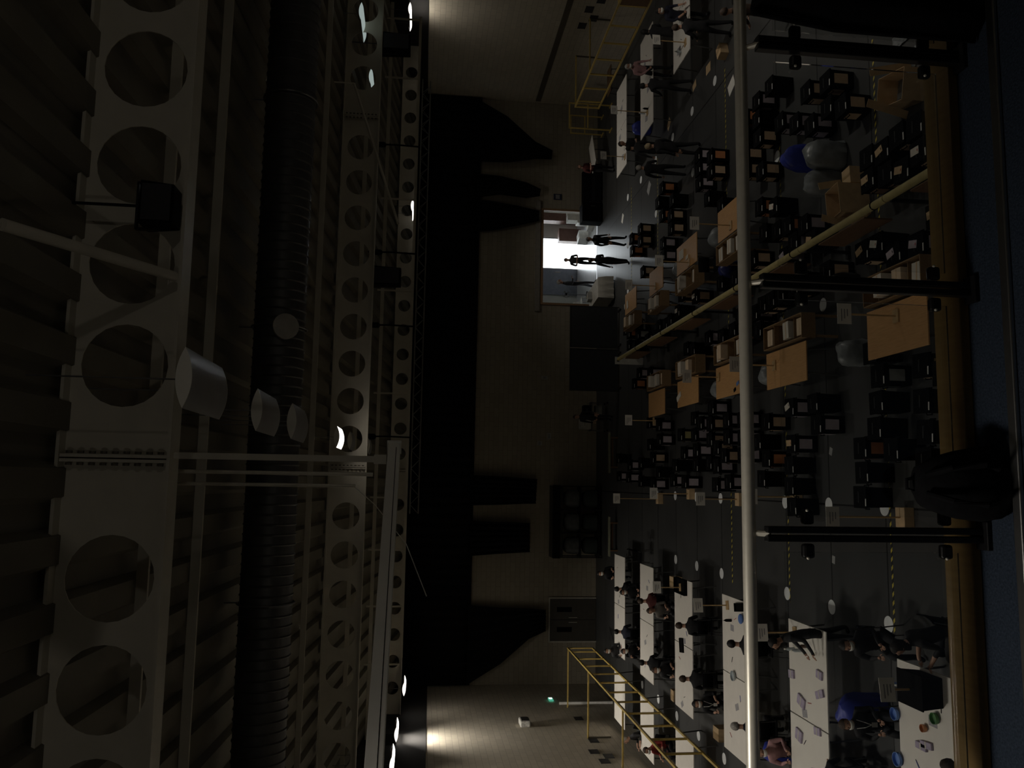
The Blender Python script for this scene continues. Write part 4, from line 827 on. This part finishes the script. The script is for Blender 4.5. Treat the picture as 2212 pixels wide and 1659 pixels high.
# ================================================================ THINGS ON AND ROUND THE TABLES
def slab(name, cat, label, x, y, z, d, rz, m, group=None, extra=None):
    o = MB().box((0, 0, d[2] / 2), d).build(name, m, None, bevel=min(.004, d[2] * .3), loc=(x, y, z), rot=(0, 0, rz)); tag(o, label, cat, group); return o
TZ = .7405
LNM = ['nearest left-hand row', 'second left-hand row', 'third left-hand row', 'fourth left-hand row', 'fifth left-hand row', 'farthest left-hand row']
for i, (px, py, s, rz, nm) in enumerate(((1712, 1456, (.16, .22), .1, 'far edge, right of centre'), (1772, 1458, (.15, .22), -.1, 'near edge, right'), (1773, 1500, (.14, .30), .35, 'near edge, middle'), (1733, 1515, (.2, .3), -.3, 'centre'), (1768, 1580, (.14, .24), .1, 'near edge, left'), (1728, 1588, (.22, .26), -.2, 'far edge, left'), (1993, 1612, (.10, .26), .0, 'nearest table, left of its pair'), (2004, 1610, (.10, .28), .1, 'nearest table, right of its pair'))):
    x, y = at(px, py, TZ); t = thing('lilac_bundle', 'lilac paper bundle on %s, %s' % ('second left-hand row' if i < 6 else 'nearest left-hand row', nm), 'paper bundle', (x, y, TZ), rz, 'lilac bundles on the near tables')
    MB().box((0, 0, .02), (s[0], s[1], .04)).build('sheets', lilac_pack, t, bevel=.004); MB().box((0, 0, .021), (s[0] + .004, .03, .043)).build('band', paper, t)
def laptop(x, y, z, rz, label):
    t = thing('laptop', label, 'laptop', (x, y, z), rz); MB().box((0, 0, .009), (.34, .24, .018)).build('keyboard_base', black_plastic, t, bevel=.004); MB().bar((0, .12, .014), (0, .18, .225), .34, .008, up=(0, 1, 0)).build('screen', black_plastic, t); return t
def tray(x, y, z, d, rz, label, m=black_plastic):
    t = thing('tray', label, 'tray', (x, y, z), rz); w, l, h = d
    MB().box((0, 0, .006), (w, l, .012)).build('tray_floor', m, t)
    for s in (-1, 1): MB().box((s * (w / 2 - .006), 0, h / 2), (.012, l, h)).build('side', m, t); MB().box((0, s * (l / 2 - .006), h / 2), (w - .024, .012, h)).build('end', m, t)
    return t
x, y = at(1473, 1266, TZ); tray(x, y, TZ, (.44, .95, .10), 0, 'wide black tray at the aisle end of the fourth left-hand row')
x, y = at(1473, 1394, TZ); tray(x, y, TZ, (.40, .34, .03), .15, 'small black tray in the middle of the fourth left-hand row')
x, y = at(2012, 1488, TZ); t = thing('black_crate', 'large black crate on the nearest left table by the kerb', 'crate', (x, y, TZ)); MB().box((0, 0, .17), (.48, .62, .34), taper=.9).build('crate_body', black_plastic, t, bevel=.012); MB().box((0, 0, .345), (.50, .64, .02)).build('rim', black_plastic, t)
x, y = at(1598, 1312, TZ); tray(x, y, TZ, (.20, .50, .05), .15, 'narrow black tray at aisle end of the third left-hand row')
x, y = at(1604, 1337, TZ); tag(MB().ell((0, 0, .05), (.12, .10, .05), 14, 8).build('blue_cloth', mat('blue_cloth', (.10, .20, .50), .8), None, True, loc=(x, y, TZ)), 'bunched blue cloth beside the narrow tray on third left-hand row', 'cloth')
def bottle(x, y, z, label, col, h=.22, r=.035, cap=white_plastic, group='bottles on the counting tables'):
    t = thing('bottle', label, 'bottle', (x, y, z), 0, group); MB().lathe([(r * .9, 0), (r, .01), (r, h * .62), (r * .45, h * .82), (r * .4, h * .9)], 14).build('bottle_body', col, t, True); MB().lathe([(r * .45, h * .88), (r * .45, h)], 12).build('cap', cap, t); return t
clear_p = mat('clear_bottle', (.45, .50, .52), .15, 0, .05, 5)
for i, (px, py, l, c) in enumerate(((1716, 1402, 'clear bottle at the aisle end of second left-hand row, farther', clear_p), (1731, 1405, 'clear bottle at the aisle end of second left-hand row, nearer', clear_p), (1745, 1396, 'brown bottle at the aisle end of second left-hand row', mat('brown_bottle', (.12, .07, .05), .2)), (1722, 1380, 'small white bottle by the sign on second left-hand row', white_plastic), (1944, 1478, 'blue bottle at the aisle end of nearest left table', mat('blue_bottle', (.12, .22, .5), .3)), (1962, 1480, 'clear bottle beside the blue one on nearest left table', clear_p), (1580, 1340, 'dark bottle on third left-hand row near the aisle', black_plastic), (1400, 235, 'dark bottle at the aisle end of third right-hand row', black_plastic), (1472, 112, 'clear bottle at aisle end of second right-hand row', clear_p), (1393, 245, 'clear bottle by the sign on third right-hand row', clear_p))):
    x, y = at(px, py, TZ); bottle(x, y, TZ, l, c)
for i, (px, py, l, c, s) in enumerate(((1938, 1542, 'blue tub at the far edge of nearest left table', mat('blue_tub', (.12, .24, .60), .4), .10), (2024, 1552, 'green bowl near the kerb on the nearest left table', mat('green_bowl', (.10, .26, .08), .5), .085), (1944, 1640, 'blue lid at the outer end of nearest left table', mat('blue_tub', (.12, .24, .60), .4), .11), (1587, 1460, 'clear glass dish on the third left-hand row', clear_p, .12), (2000, 1573, 'orange mug amid papers on the nearest left table', mat('orange_mug', (.6, .27, .12), .5), .06))):
    x, y = at(px, py, TZ); tag(MB().lathe([(s * .7, 0), (s * .95, .02), (s, .07), (s * .92, .07), (s * .85, .025), (.01, .02)], 18).build('bowl' if i else 'tub', c, None, True, loc=(x, y, TZ)), l, 'bowl')
it = [(-3.2, 4, 'pens'), (-5.2, 4, 'pens')]
pc = [black_plastic, mat('blue_pen', (.05, .08, .4), .4), mat('red_pen', (.45, .05, .04), .4)]
for r, (a, c) in enumerate(LROW):
    for k, x in enumerate((-3.2, -4.2, -5.0, -6.0)):
        yy = a + (c - a) * [.3, .7, .45, .6][(k + r) % 4]
        t = thing('pen', '%s pen on the %s, %s' % (['black', 'blue', 'red'][(k + r) % 3], LNM[r], ['by its aisle end', 'on the aisle table, outer half', 'on the outer table, inner half', 'by its outer end'][k]), 'pen', (x, yy, TZ + .006), .7 * k + r, 'pens on the left tables')
        MB().tube([(-.07, 0, 0), (.06, 0, 0)], .006, 8).build('barrel', pc[(k + r) % 3], t); MB().tube([(.06, 0, 0), (.085, 0, 0)], [.006, .002], 8).build('tip', pc[0], t)
        if (k + r) % 2 == 0: slab('form_sheet', 'sheet', 'printed grey form on the %s, %s' % (LNM[r], ['by its aisle end', 'on the aisle table, outer half', 'on the outer table, inner half', 'by its outer end'][k]), x - .25, yy + .22, TZ, (.15, .21, .003), .2 * k, mat('grey_form', (.36, .35, .36), .8, 0, .3, 30), 'forms on the left tables')
for r, (a, c) in enumerate(RROW):
    x0 = [13.5, 12.98, 12.45, 12.38][r]
    for k, dx in enumerate((.5, 1.5, 2.6)):
        yy = a + (c - a) * [.35, .65, .5][(k + r) % 3]; nm = ['nearest', 'second', 'third', 'farthest'][r]
        slab('form_sheet', 'sheet', 'grey paper on the %s right-hand row, %s' % (nm, ['by its aisle end', 'at its middle seam', 'on its outer half'][k]), x0 + dx, yy, TZ, (.22, .30, .004), .3 * k - .2, mat('grey_form', (.36, .35, .36), .8, 0, .3, 30), 'papers on the right tables')
        t = thing('pen', 'black pen on the %s right-hand row, %s' % (nm, ['by its aisle end', 'at its middle seam', 'on its outer half'][k]), 'pen', (x0 + dx + .25, yy - .25, TZ + .006), k + r, 'pens on the right tables'); MB().tube([(-.07, 0, 0), (.06, 0, 0)], .006, 8).build('barrel', pc[0], t); MB().tube([(.06, 0, 0), (.085, 0, 0)], [.006, .002], 8).build('tip', pc[0], t)
# cartons on the floor beside tables, brown bags, blue sacks
def carton(x, y, z, d, rz, label, open_=False, m=cardb):
    t = thing('carton', label, 'carton', (x, y, z), rz, None); w, l, h = d
    if open_:
        for s in (-1, 1):
            MB().box((s * w / 2, 0, h / 2), (.008, l, h)).build('side', m, t); MB().box((0, s * l / 2, h / 2), (w, .008, h)).build('end', m, t)
            MB().bar((s * w / 2, 0, h), (s * (w / 2 + .14), 0, h + .03), .006, l * .98, up=(0, 0, 1)).build('flap', m, t)
        MB().box((0, 0, .006), (w, l, .008)).build('carton_floor', m, t)
    else:
        MB().box((0, 0, h / 2), (w, l, h)).build('carton_body', m, t, bevel=.006); MB().box((0, 0, h + .001), (.05, l + .004, .003)).build('packing_tape', mat('packing_tape', (.40, .27, .12), .3), t)
    return t
for x, y, d, rz, l, o_ in ((-3.1, 26.2, (.35, .4, .3), 0, 'brown carton beside the fifth left-hand row, aisle end', 0), (-6.62, 22.3, (.34, .42, .32), 0, 'brown carton at the outer end of the fourth left-hand row', 0), (-6.6, 26.2, (.34, .3, .3), 0, 'brown carton at the outer end of the fifth left-hand row', 0), (12.4, 23.6 - 2, (.36, .3, .25), .3, 'brown carton by the second right-hand row', 0), (5.5, 14.7, (.62, .5, .62), .12, 'large open brown carton right of the partition, nearer', 1), (7.0, 13.0, (.55, .8, .4), -.2, 'open pale carton near the kerb at right', 1), (6.05, 14.75, (.35, .3, .3), .1, 'small brown carton behind the large open one', 0), (9.6, 13.1, (.3, .3, .3), .3, 'small carton with white tags at the far right near the kerb', 0)):
    carton(x, y, 0, d, rz, l, o_)
def sack(x, y, z, r, h, m, label, seed, cat='sack', name='plastic_sack'):
    rn = random.Random(seed); b = MB(); N = 22; prof = [(0, .82), (.05, .97), (.3, 1.0), (.6, .98), (.8, .90), (.92, .72), (.98, .50), (1, .2)]
    ph = [rn.random() * 6 for _ in range(4)]
    for q, (zz, rr) in enumerate(prof):
        for k in range(N):
            a = 2 * PI * k / N + ph[3]; c_, s_ = math.cos(a), math.sin(a); sq = (abs(c_) ** 4 + abs(s_) ** 4) ** -.25
            w = rr * sq * (1 + .05 * math.sin(3 * a + ph[0] + 3 * zz) + .06 * math.sin(7 * a + ph[1] + 9 * zz))
            b.v.append((r * w * c_, r * .8 * w * s_, h * zz + (.05 * h * math.sin(2 * a + ph[2]) * zz * zz if q < 7 else 0)))
    for j in range(len(prof) - 1):
        for k in range(N): b.f.append((j * N + k, j * N + (k + 1) % N, (j + 1) * N + (k + 1) % N, (j + 1) * N + k)); b.m.append(0)
    b.f.append(tuple(range(N))[::-1]); b.f.append(tuple((len(prof) - 1) * N + k for k in range(N))); b.m += [0, 0]
    return tag(b.build(name, m, None, True, loc=(x, y, z)), label, cat)
sack(6.95, 16.1, 0, .27, .95, blue_bag, 'tall blue plastic sack right of the partition near the rack', 1); sack(6.75, 15.4, 0, .30, .8, grey_film, 'grey translucent sack in front of the blue one', 2); sack(6.2, 15.55, 0, .26, .75, grey_film, 'grey translucent sack left of the blue one', 3)
sack(4.0, 15.0, 0, .18, .55, mat('dark_sack', (.03, .03, .035), .4), 'dark sack between the left rack and the partition', 4); sack(5.75, 20.9 - .1, 0, .22, .6, mat('dark_blue_sack', (.02, .025, .12), .4), 'dark blue sack behind the right rack nearest the railing', 5)
sack(-4.0, 14.6, 0, .3, .85, blue_bag, 'dark blue sack under the sign behind the nearest left table', 6); sack(-5.9, 18.5, 0, .24, .6, blue_bag, 'blue sack between second and third left-hand rows', 7); sack(13.5, 29.4, 0, .25, .7, blue_bag, 'blue sack between the two farthest right-hand rows', 8)
sack(2.55, 14.7, 0, .25, .6, grey_film, 'grey film sack behind the left brown table nearest the railing', 9); sack(2.6, 18.3, 0, .25, .6, grey_film, 'grey film sack between second and third left brown tables', 10); sack(2.6, 21.5, 0, .25, .6, grey_film, 'grey film sack between third and fourth left brown tables', 12); sack(6.8, 21.4, 0, .28, .65, grey_film, 'grey film sack between the right brown tables', 13); sack(6.8, 24.8, 0, .25, .6, grey_film, 'grey film sack before the third right brown table', 14)
for i, (px, py, sx, sy, rz, l) in enumerate(((1945, 190, .42, .5, .1, 'large grey plastic sheet near the right kerb, farther half'), (1975, 192, .42, .42, -.2, 'large grey plastic sheet near the right kerb, nearer half'), (1945, 83, .26, .5, .0, 'grey plastic sheet at the far right beyond the right post'), (1975, 122, .3, .3, .6, 'folded grey sheet at the foot of the right post'))):
    x, y = at(px, py, .02); b = MB(); n = 10; rn = random.Random(i)
    for j in range(n + 1):
        for k in range(n + 1): b.v.append((sx * (k / n - .5), sy * (j / n - .5), .012 + .022 * abs(math.sin(k * 1.3 + i) * math.cos(j * .9 + k * .3))))
    for j in range(n):
        for k in range(n): b.f.append((j * (n + 1) + k, j * (n + 1) + k + 1, (j + 1) * (n + 1) + k + 1, (j + 1) * (n + 1) + k)); b.m.append(0)
    o = b.build('plastic_sheet', grey_film, None, True, loc=(x, y, 0), rot=(0, 0, rz)); o.modifiers.new('t', 'SOLIDIFY').thickness = .004; tag(o, l, 'plastic sheet', 'grey plastic sheets at the right kerb')
slab('cloth_scrap', 'cloth', 'small black gadget on the left brown table third from the railing', *at(1588, 842, .742), .742, (.08, .12, .02), .4, black_plastic); slab('cloth_scrap', 'cloth', 'blue packet on the left brown table third from the railing', *at(1594, 828, .742), .742, (.08, .16, .015), .3, mat('blue_packet', (.12, .22, .5), .5))
for i, (px, py, l) in enumerate(((1472, 551, 'white papers on the right brown table second from railing, larger'), (1484, 556, 'white papers on the right brown table second from railing, smaller'), (1347, 664, 'white papers on the right brown table farthest from railing, far edge'), (1350, 663, 'second white paper on the right brown table farthest from railing'), (1467, 857, 'white papers on the left brown table fourth from railing'))):
    x, y = at(px, py, .743); slab('paper_stack', 'papers', l, *((x, y) if i != 2 else (6.75, 30.0)), .7405, ((.28, .40, .02), (.12, .2, .015), (.3, .2, .02), (.2, .12, .015), (.15, .4, .02))[i], .1 * i, paper)
# office chairs etc. among the boxes
chair(6.1, 14.0 + 7.45, 180, 'black stacking chair behind right rack second from the railing'); chair(-2.6, 29.5, 90, 'empty black chair at the aisle between the far left rows'); chair(-5.35, 14.55, 0, 'large dark chair with coat at outer nearest left tables')
# ================================================================ ALONG THE FAR WALL
scr_m = mat('dark_screen_cloth', (.030, .033, .035), .9, 0, .15, 9)
for i, (a, c) in enumerate(((3.90, 5.72), (5.76, 7.58))):
    t = thing('partition_screen', 'tall dark free-standing screen, %s of the pair left of the doorway' % ['left one', 'right one'][i], 'screen', ((a + c) / 2, 34.25, 0), 0, 'dark screens before the far wall')
    MB().box((0, 0, 1.12), (c - a - .04, .04, 2.06)).build('panel', scr_m, t)
    for s in (-1, 1): MB().box((s * (c - a - .03) / 2, 0, 1.09), (.03, .05, 2.14)).build('frame_post', mat('screen_frame', (.05, .05, .05), .4, .5), t); MB().box((s * (c - a - .3) / 2, 0, .03), (.06, .6, .05)).build('foot', black_metal, t)
    MB().box((0, 0, 2.16), (c - a, .05, .03)).build('top_bar', mat('screen_frame', (.05, .05, .05), .4, .5), t)
t = thing('storage_cage', 'tall dark storage cage with grey bundles by the far wall', 'cage', (-1.75, 37.9, 0))
for sx in (-1.6, -.53, .53, 1.6):
    for sy in (-.4, .4): MB().box((sx, sy, 1.15), (.05, .05, 2.3)).build('upright', black_metal, t)
for z in (.15, 1.0, 1.85, 2.3): MB().box((0, 0, z), (3.25, .85, .04)).build('shelf', black_metal, t)
MB().box((0, -.43, 2.12), (3.3, .03, .34)).build('header_panel', black_plastic, t)
for k in range(3):
    for j in range(2):
        o = sack(-2.85 + 1.07 * k + .0, 37.9, [1.021, .171][j], .38, .72, mat('dim_film', (.07, .075, .075), .6, 0, .3, 6) if j == 0 else mat('dark_green_sack', (.02, .03, .025), .7), '%s bundle on the %s shelf of the storage cage, %s' % (['grey', 'dark green'][j], ['middle', 'bottom'][j], ['left bay', 'middle bay', 'right bay'][k]), 20 + k + 3 * j, 'bundle', 'stuffed_bundle'); o['group'] = 'bundles in the storage cage'
for i, (a, c) in enumerate(((.45, 2.2), (-3.05, -1.4))):
    t = thing('gym_bench', 'low pale-topped bench before the far wall, %s' % ['by the storage cage, right one', 'by the storage cage, left one'][i], 'bench', ((a + c) / 2, 34.7, 0), 0, 'low benches before the far wall')
    MB().box((0, 0, .33), (c - a, .26, .05)).build('bench_top', mat('bench_top', (.20, .20, .14), .5), t, bevel=.008)
    for s in (-1, 1): MB().box((s * ((c - a) / 2 - .25), 0, .155), (.06, .30, .31)).build('foot', dark_board, t)
    MB().box((0, 0, .22), (c - a - .5, .04, .10)).build('rail', dark_board, t)
# cloth-covered table by the doorway
t = thing('covered_table', 'table under a pale grey cloth left of the doorway', 'table', (8.55, 36.1, 0), .1)
b = MB(); n = 40; ring = []
for j, (s, z) in enumerate(((1, .76), (1.03, .70), (1.06, .40), (1.08, .06))):
    for k in range(n):
        u = k / n * 4; q = int(u); f = u - q; cs = ((-1, -1), (1, -1), (1, 1), (-1, 1)); x0, y0 = cs[q]; x1, y1 = cs[(q + 1) % 4]
        w = 1 + (.04 * math.sin(k * 2.1) if j > 1 else 0); b.v.append((.46 * s * w * (x0 + (x1 - x0) * f), .95 * s * w * (y0 + (y1 - y0) * f), z))
for j in range(3):
    for k in range(n): b.f.append((j * n + k, j * n + (k + 1) % n, (j + 1) * n + (k + 1) % n, (j + 1) * n + k)); b.m.append(0)
b.f.append(tuple(range(n))); b.m.append(0); b.build('cloth', mat('grey_cloth', (.40, .38, .33), .9, 0, .1, 6), t, True)
for i in (-1, 1):
    for j in (-1, 1): MB().tube([(i * .4, j * .85, 0), (i * .4, j * .85, .75)], .02, 8).build('leg', grey_metal, t)
o = carton(8.5, 36.5, .762, (.4, .3, .2), .3, 'pale box on the cloth-covered table by the doorway', 0, mat('grey_board', (.3, .3, .28), .8))
# trolley with equipment at far wall
t = thing('equipment_cart', 'cart loaded with pale and black equipment left of the dark screens', 'cart', (3.0, 36.6, 0))
for z in (.25, .75): MB().box((0, 0, z), (1.3, .6, .03)).build('shelf', grey_metal, t)
for i in (-1, 1):
    for j in (-1, 1): MB().box((i * .62, j * .27, .45), (.03, .03, .78)).build('upright', grey_metal, t); MB().ell((i * .62, j * .27, .05), (.05, .03, .05), 10, 6).build('castor', black_plastic, t)
for (dx, z, d, m, l) in ((-.35, .766, (.45, .4, .5), mat('pale_case', (.42, .41, .36), .6), 'pale case on top of the equipment cart'), (.25, .766, (.5, .42, .35), black_plastic, 'black case on top of the equipment cart'), (.3, .266, (.4, .4, .3), mat('grey_case', (.25, .25, .23), .6), 'grey case on the lower shelf of the equipment cart')):
    q = thing('equipment_case', l, 'case', (3.0 + dx, 36.6, z)); MB().box((0, 0, d[2] / 2), d).build('case_body', m, q, bevel=.015); MB().tube([(-.08, -d[1] / 2 - .01, d[2] * .6), (-.06, -d[1] / 2 - .04, d[2] * .6), (.06, -d[1] / 2 - .04, d[2] * .6), (.08, -d[1] / 2 - .01, d[2] * .6)], .008, 6).build('handle', grey_metal, q)
# right far corner table and sofa
t = make_table('corner_table', 1.8, .8, .74, white_board, grey_metal); t.location = (15.4, 36.6, 0); t.rotation_euler = (0, 0, .5); t['label'] = 'white table at the far right, before the wall drape'
o = make_table('corner_table', 1.2, .7, .74, mat('brown_bench', (.10, .06, .03), .5), grey_metal); o.location = (17.3, 33.2, 0); o['label'] = 'dark brown table under the yellow frame at the far right'
t = thing('sofa', 'dark low sofa against the far wall right of the doorway', 'sofa', (14.35, 38.1, 0)); MB().box((0, -.1, .24), (1.7, .85, .36)).build('sofa_base', black_cloth, t, bevel=.03); MB().box((0, .28, .62), (1.7, .22, .5)).build('backrest', black_cloth, t, bevel=.05)
for s in (-1, 1): MB().box((s * .93, 0, .33), (.18, .95, .60)).build('armrest', black_cloth, t, bevel=.05)
for i in (-1, 1):
    for j in (-1, 1): MB().box((i * .8, j * .35 - .05, .03), (.06, .06, .06)).build('foot', grey_metal, t)
t = thing('storage_bin', 'black bin cabinet at right of the doorway', 'cabinet', (12.9, 37.9, 0)); MB().box((0, 0, .5), (.9, .7, 1.0)).build('cabinet_body', black_plastic, t, bevel=.02); MB().box((0, -.36, .5), (.8, .02, .8)).build('door', black_plastic, t); MB().tube([(.3, -.39, .4), (.3, -.39, .6)], .012).build('handle', grey_metal, t)
# foyer contents seen through the doorway
def wchair(x, y, rz, label):
    t = thing('white_chair', label, 'chair', (x, y, 0), rz)
    MB().box((0, 0, .44), (.44, .44, .025)).build('seat', white_plastic, t, bevel=.01); b = MB(); n = 9
    for z in (.5, .7, .9):
        for k in range(n): a = PI * (1.1 + .8 * k / (n - 1)); b.v.append((.24 * math.cos(a), .24 * math.sin(a) - (z - .5) * .15, z))
    for j in range(2):
        for k in range(n - 1): b.f.append((j * n + k, j * n + k + 1, (j + 1) * n + k + 1, (j + 1) * n + k)); b.m.append(0)
    b.build('backrest', white_plastic, t, True).modifiers.new('t', 'SOLIDIFY').thickness = .015
    for i in (-1, 1):
        for j in (-1, 1): MB().tube([(i * .18, j * .18, .43), (i * .22, j * .22, 0)], .016, 8).build('leg', white_plastic, t)
    return t
wchair(9.15, 40.6, -1.2, 'white plastic chair at the left inside the lit doorway')
t = thing('pedestal_fan', 'dark pedestal fan beside the white chair in the lit doorway', 'fan', (9.7, 41.2, 0)); MB().lathe([(.2, 0), (.2, .02), (.03, .05)], 16).build('fan_base', black_plastic, t); MB().tube([(0, 0, .03), (0, 0, 1.0)], .016).build('pole', grey_metal, t)
g_ = MB(); g_.tube([(.2 * math.cos(2 * PI * k / 24), -.06, 1.1 + .2 * math.sin(2 * PI * k / 24)) for k in range(25)], .008, 5); g_.build('guard', grey_metal, t)
MB().ell((0, 0, 1.1), (.06, .1, .06), 12, 8).build('motor', black_plastic, t, True)
b = MB()
for k in range(4): a = k * PI / 2 + .4; b.add([(0, -.06, 1.1), (.17 * math.cos(a), -.07, 1.1 + .17 * math.sin(a)), (.17 * math.cos(a + .7), -.05, 1.1 + .17 * math.sin(a + .7))], [(0, 1, 2)])
b.build('blades', grey_metal, t)
brn = mat('cabinet_brown', (.16, .08, .06), .5)
t = thing('tall_cabinet', 'brown cabinet on the right inside the lit doorway', 'cabinet', (14.6, 42.6, 0)); MB().box((0, 0, 1.1), (1.3, .6, 2.2)).build('carcass', brn, t)
for s in (-1, 1): MB().box((s * .32, -.31, 1.1), (.6, .02, 2.1)).build('door', brn, t); MB().tube([(s * .06, -.34, 1.0), (s * .06, -.34, 1.2)], .01).build('handle', steel, t)
o = thing('low_cabinet', 'low reddish cabinet beside the bright opening', 'cabinet', (13.4, 43.2, 0)); MB().box((0, 0, .6), (.7, .5, 1.2)).build('carcass', brn, o); MB().box((0, -.26, .6), (.62, .02, 1.1)).build('door', brn, o)
for k, (x, y, z, d, l) in enumerate(((13.6, 40.3, 0, (.9, .6, .75), 'large white box just inside the doorway, bottom of the pile'), (13.6, 40.3, .752, (.7, .5, .5), 'white box on top of the pile inside the doorway'), (13.0, 39.8, 0, (.5, .5, .3), 'small bright white box on the foyer floor by the wall'), (12.75, 41.2, 0, (.5, .6, .5), 'white box with brown lid deeper in the foyer'))):
    carton(x, y, z, d, .1 * k, l, False, white_plastic)
# wall things
t = thing('exit_sign', 'small green and white lit exit sign high on the left wall', 'exit sign', (XL + .06, 35.9, 2.48)); MB().box((0, 0, .09), (.05, .42, .19)).build('sign_case', exit_g, t)
b = MB(); b.ell((.032, -.03, .145), (.004, .016, .016), 10, 6)
for p in (((-.03, .125), (-.015, .08)), ((-.015, .08), (-.06, .045)), ((-.015, .08), (.02, .04)), ((-.025, .115), (.025, .10)), ((-.03, .118), (-.07, .09))): b.bar((.03, p[0][0], p[0][1]), (.03, p[1][0], p[1][1]), .004, .018, up=(1, 0, 0))
b.bar((.03, .10, .09), (.03, .17, .09), .004, .014, up=(1, 0, 0)); b.prism([(.08, .09), (.11, .12), (.11, .06)], .028, .032, axis='x'); b.build('running_figure', exit_w, t)
MB().box((.028, .10, .09), (.004, .18, .15)).build('lit_panel', exit_w, t)
t = thing('wall_unit', 'rounded grey unit high on the left wall casting a shadow', 'wall unit', (XL, 32.4, 3.95)); MB().box((.13, 0, .2), (.24, .62, .40)).build('unit_case', mat('mottled_grey', (.36, .35, .32), .5, 0, .4, 18), t, bevel=.05); MB().box((.255, 0, .2), (.012, .5, .28)).build('grille', grey_metal, t)
o = thing('lit_door_jamb', 'tall door jamb coloured white for reflected light, left wall below the exit sign', 'post', (XL + .06, 35.3, 0)); MB().box((0, 0, 1.15), (.10, .12, 2.3)).build('post_shaft', white_plastic, o); MB().box((0, 0, .02), (.11, .16, .04)).build('foot', grey_metal, o)  # door frame edge drawn white to stand for the light reflected on it
for i, (X, s, items) in enumerate(((XL, 1, ((30.4, 1.9), (29.2, 2.15), (28.7, 1.75), (28.2, 2.0), (33.2, 1.9), (21.6, 1.7))), (XR, -1, ((31.6, 2.25), (31.0, 1.9), (30.4, 2.2), (29.7, 1.85))))):
    for k, (yy, zz) in enumerate(items):
        t = thing('wall_notice', 'dark notice panel on the %s wall, %s from the railing' % (['left', 'right'][i], ORD[sorted(items).index((yy, zz))]), 'notice', (X + s * .012, yy, zz), 0, 'dark notices on the %s wall' % ['left', 'right'][i])
        MB().box((0, 0, 0), (.02, .42, .30)).build('board', mat('notice_dark', (.03, .03, .034), .5), t); b = MB()
        for z_ in (-.155, .155): b.box((0, 0, z_), (.026, .45, .014))
        b.build('frame', black_metal, t)
for i, (X_, zz, w_, h_, c_) in enumerate(((14.0, 2.0, .3, .4, (.02, .025, .05)), (1.85, 2.75, .18, .22, (.3, .3, .28)), (2.2, 2.3, .30, .18, (.3, .3, .28)), (5.0, 2.55, .16, .30, (.3, .3, .28)))):
    t = thing('wall_notice', ['dark blue notice on the far wall right of the doorway', 'small pale box high on the far wall, upper', 'pale box on the far wall above the carts', 'pale thermostat box on the far wall above the screens'][i], 'notice', (X_, YF - .02, zz)); MB().box((0, 0, 0), (w_, .03, h_)).build('board', mat('fw_notice_%s' % 'abcd'[i], c_, .6), t); MB().box((0, -.02, 0), (w_ * .7, .008, h_ * .5)).build('face', mat('fw_face', (.2, .2, .2), .5), t)
# ================================================================ LIGHT
w = bpy.data.worlds.new('World'); SC.world = w; w.use_nodes = True
bg = w.node_tree.nodes['Background']; bg.inputs['Color'].default_value = (.90, .95, 1, 1); bg.inputs['Strength'].default_value = 9
pl = bpy.data.lights.new('daylight_portal', 'AREA'); pl.shape = 'RECTANGLE'; pl.size = GX1 - GX0; pl.size_y = GZ; pl.cycles.is_portal = True
po = bpy.data.objects.new('daylight_portal', pl); COL.objects.link(po); po.location = ((GX0 + GX1) / 2, FY + .22, GZ / 2); po.rotation_euler = (-PI / 2, 0, 0)
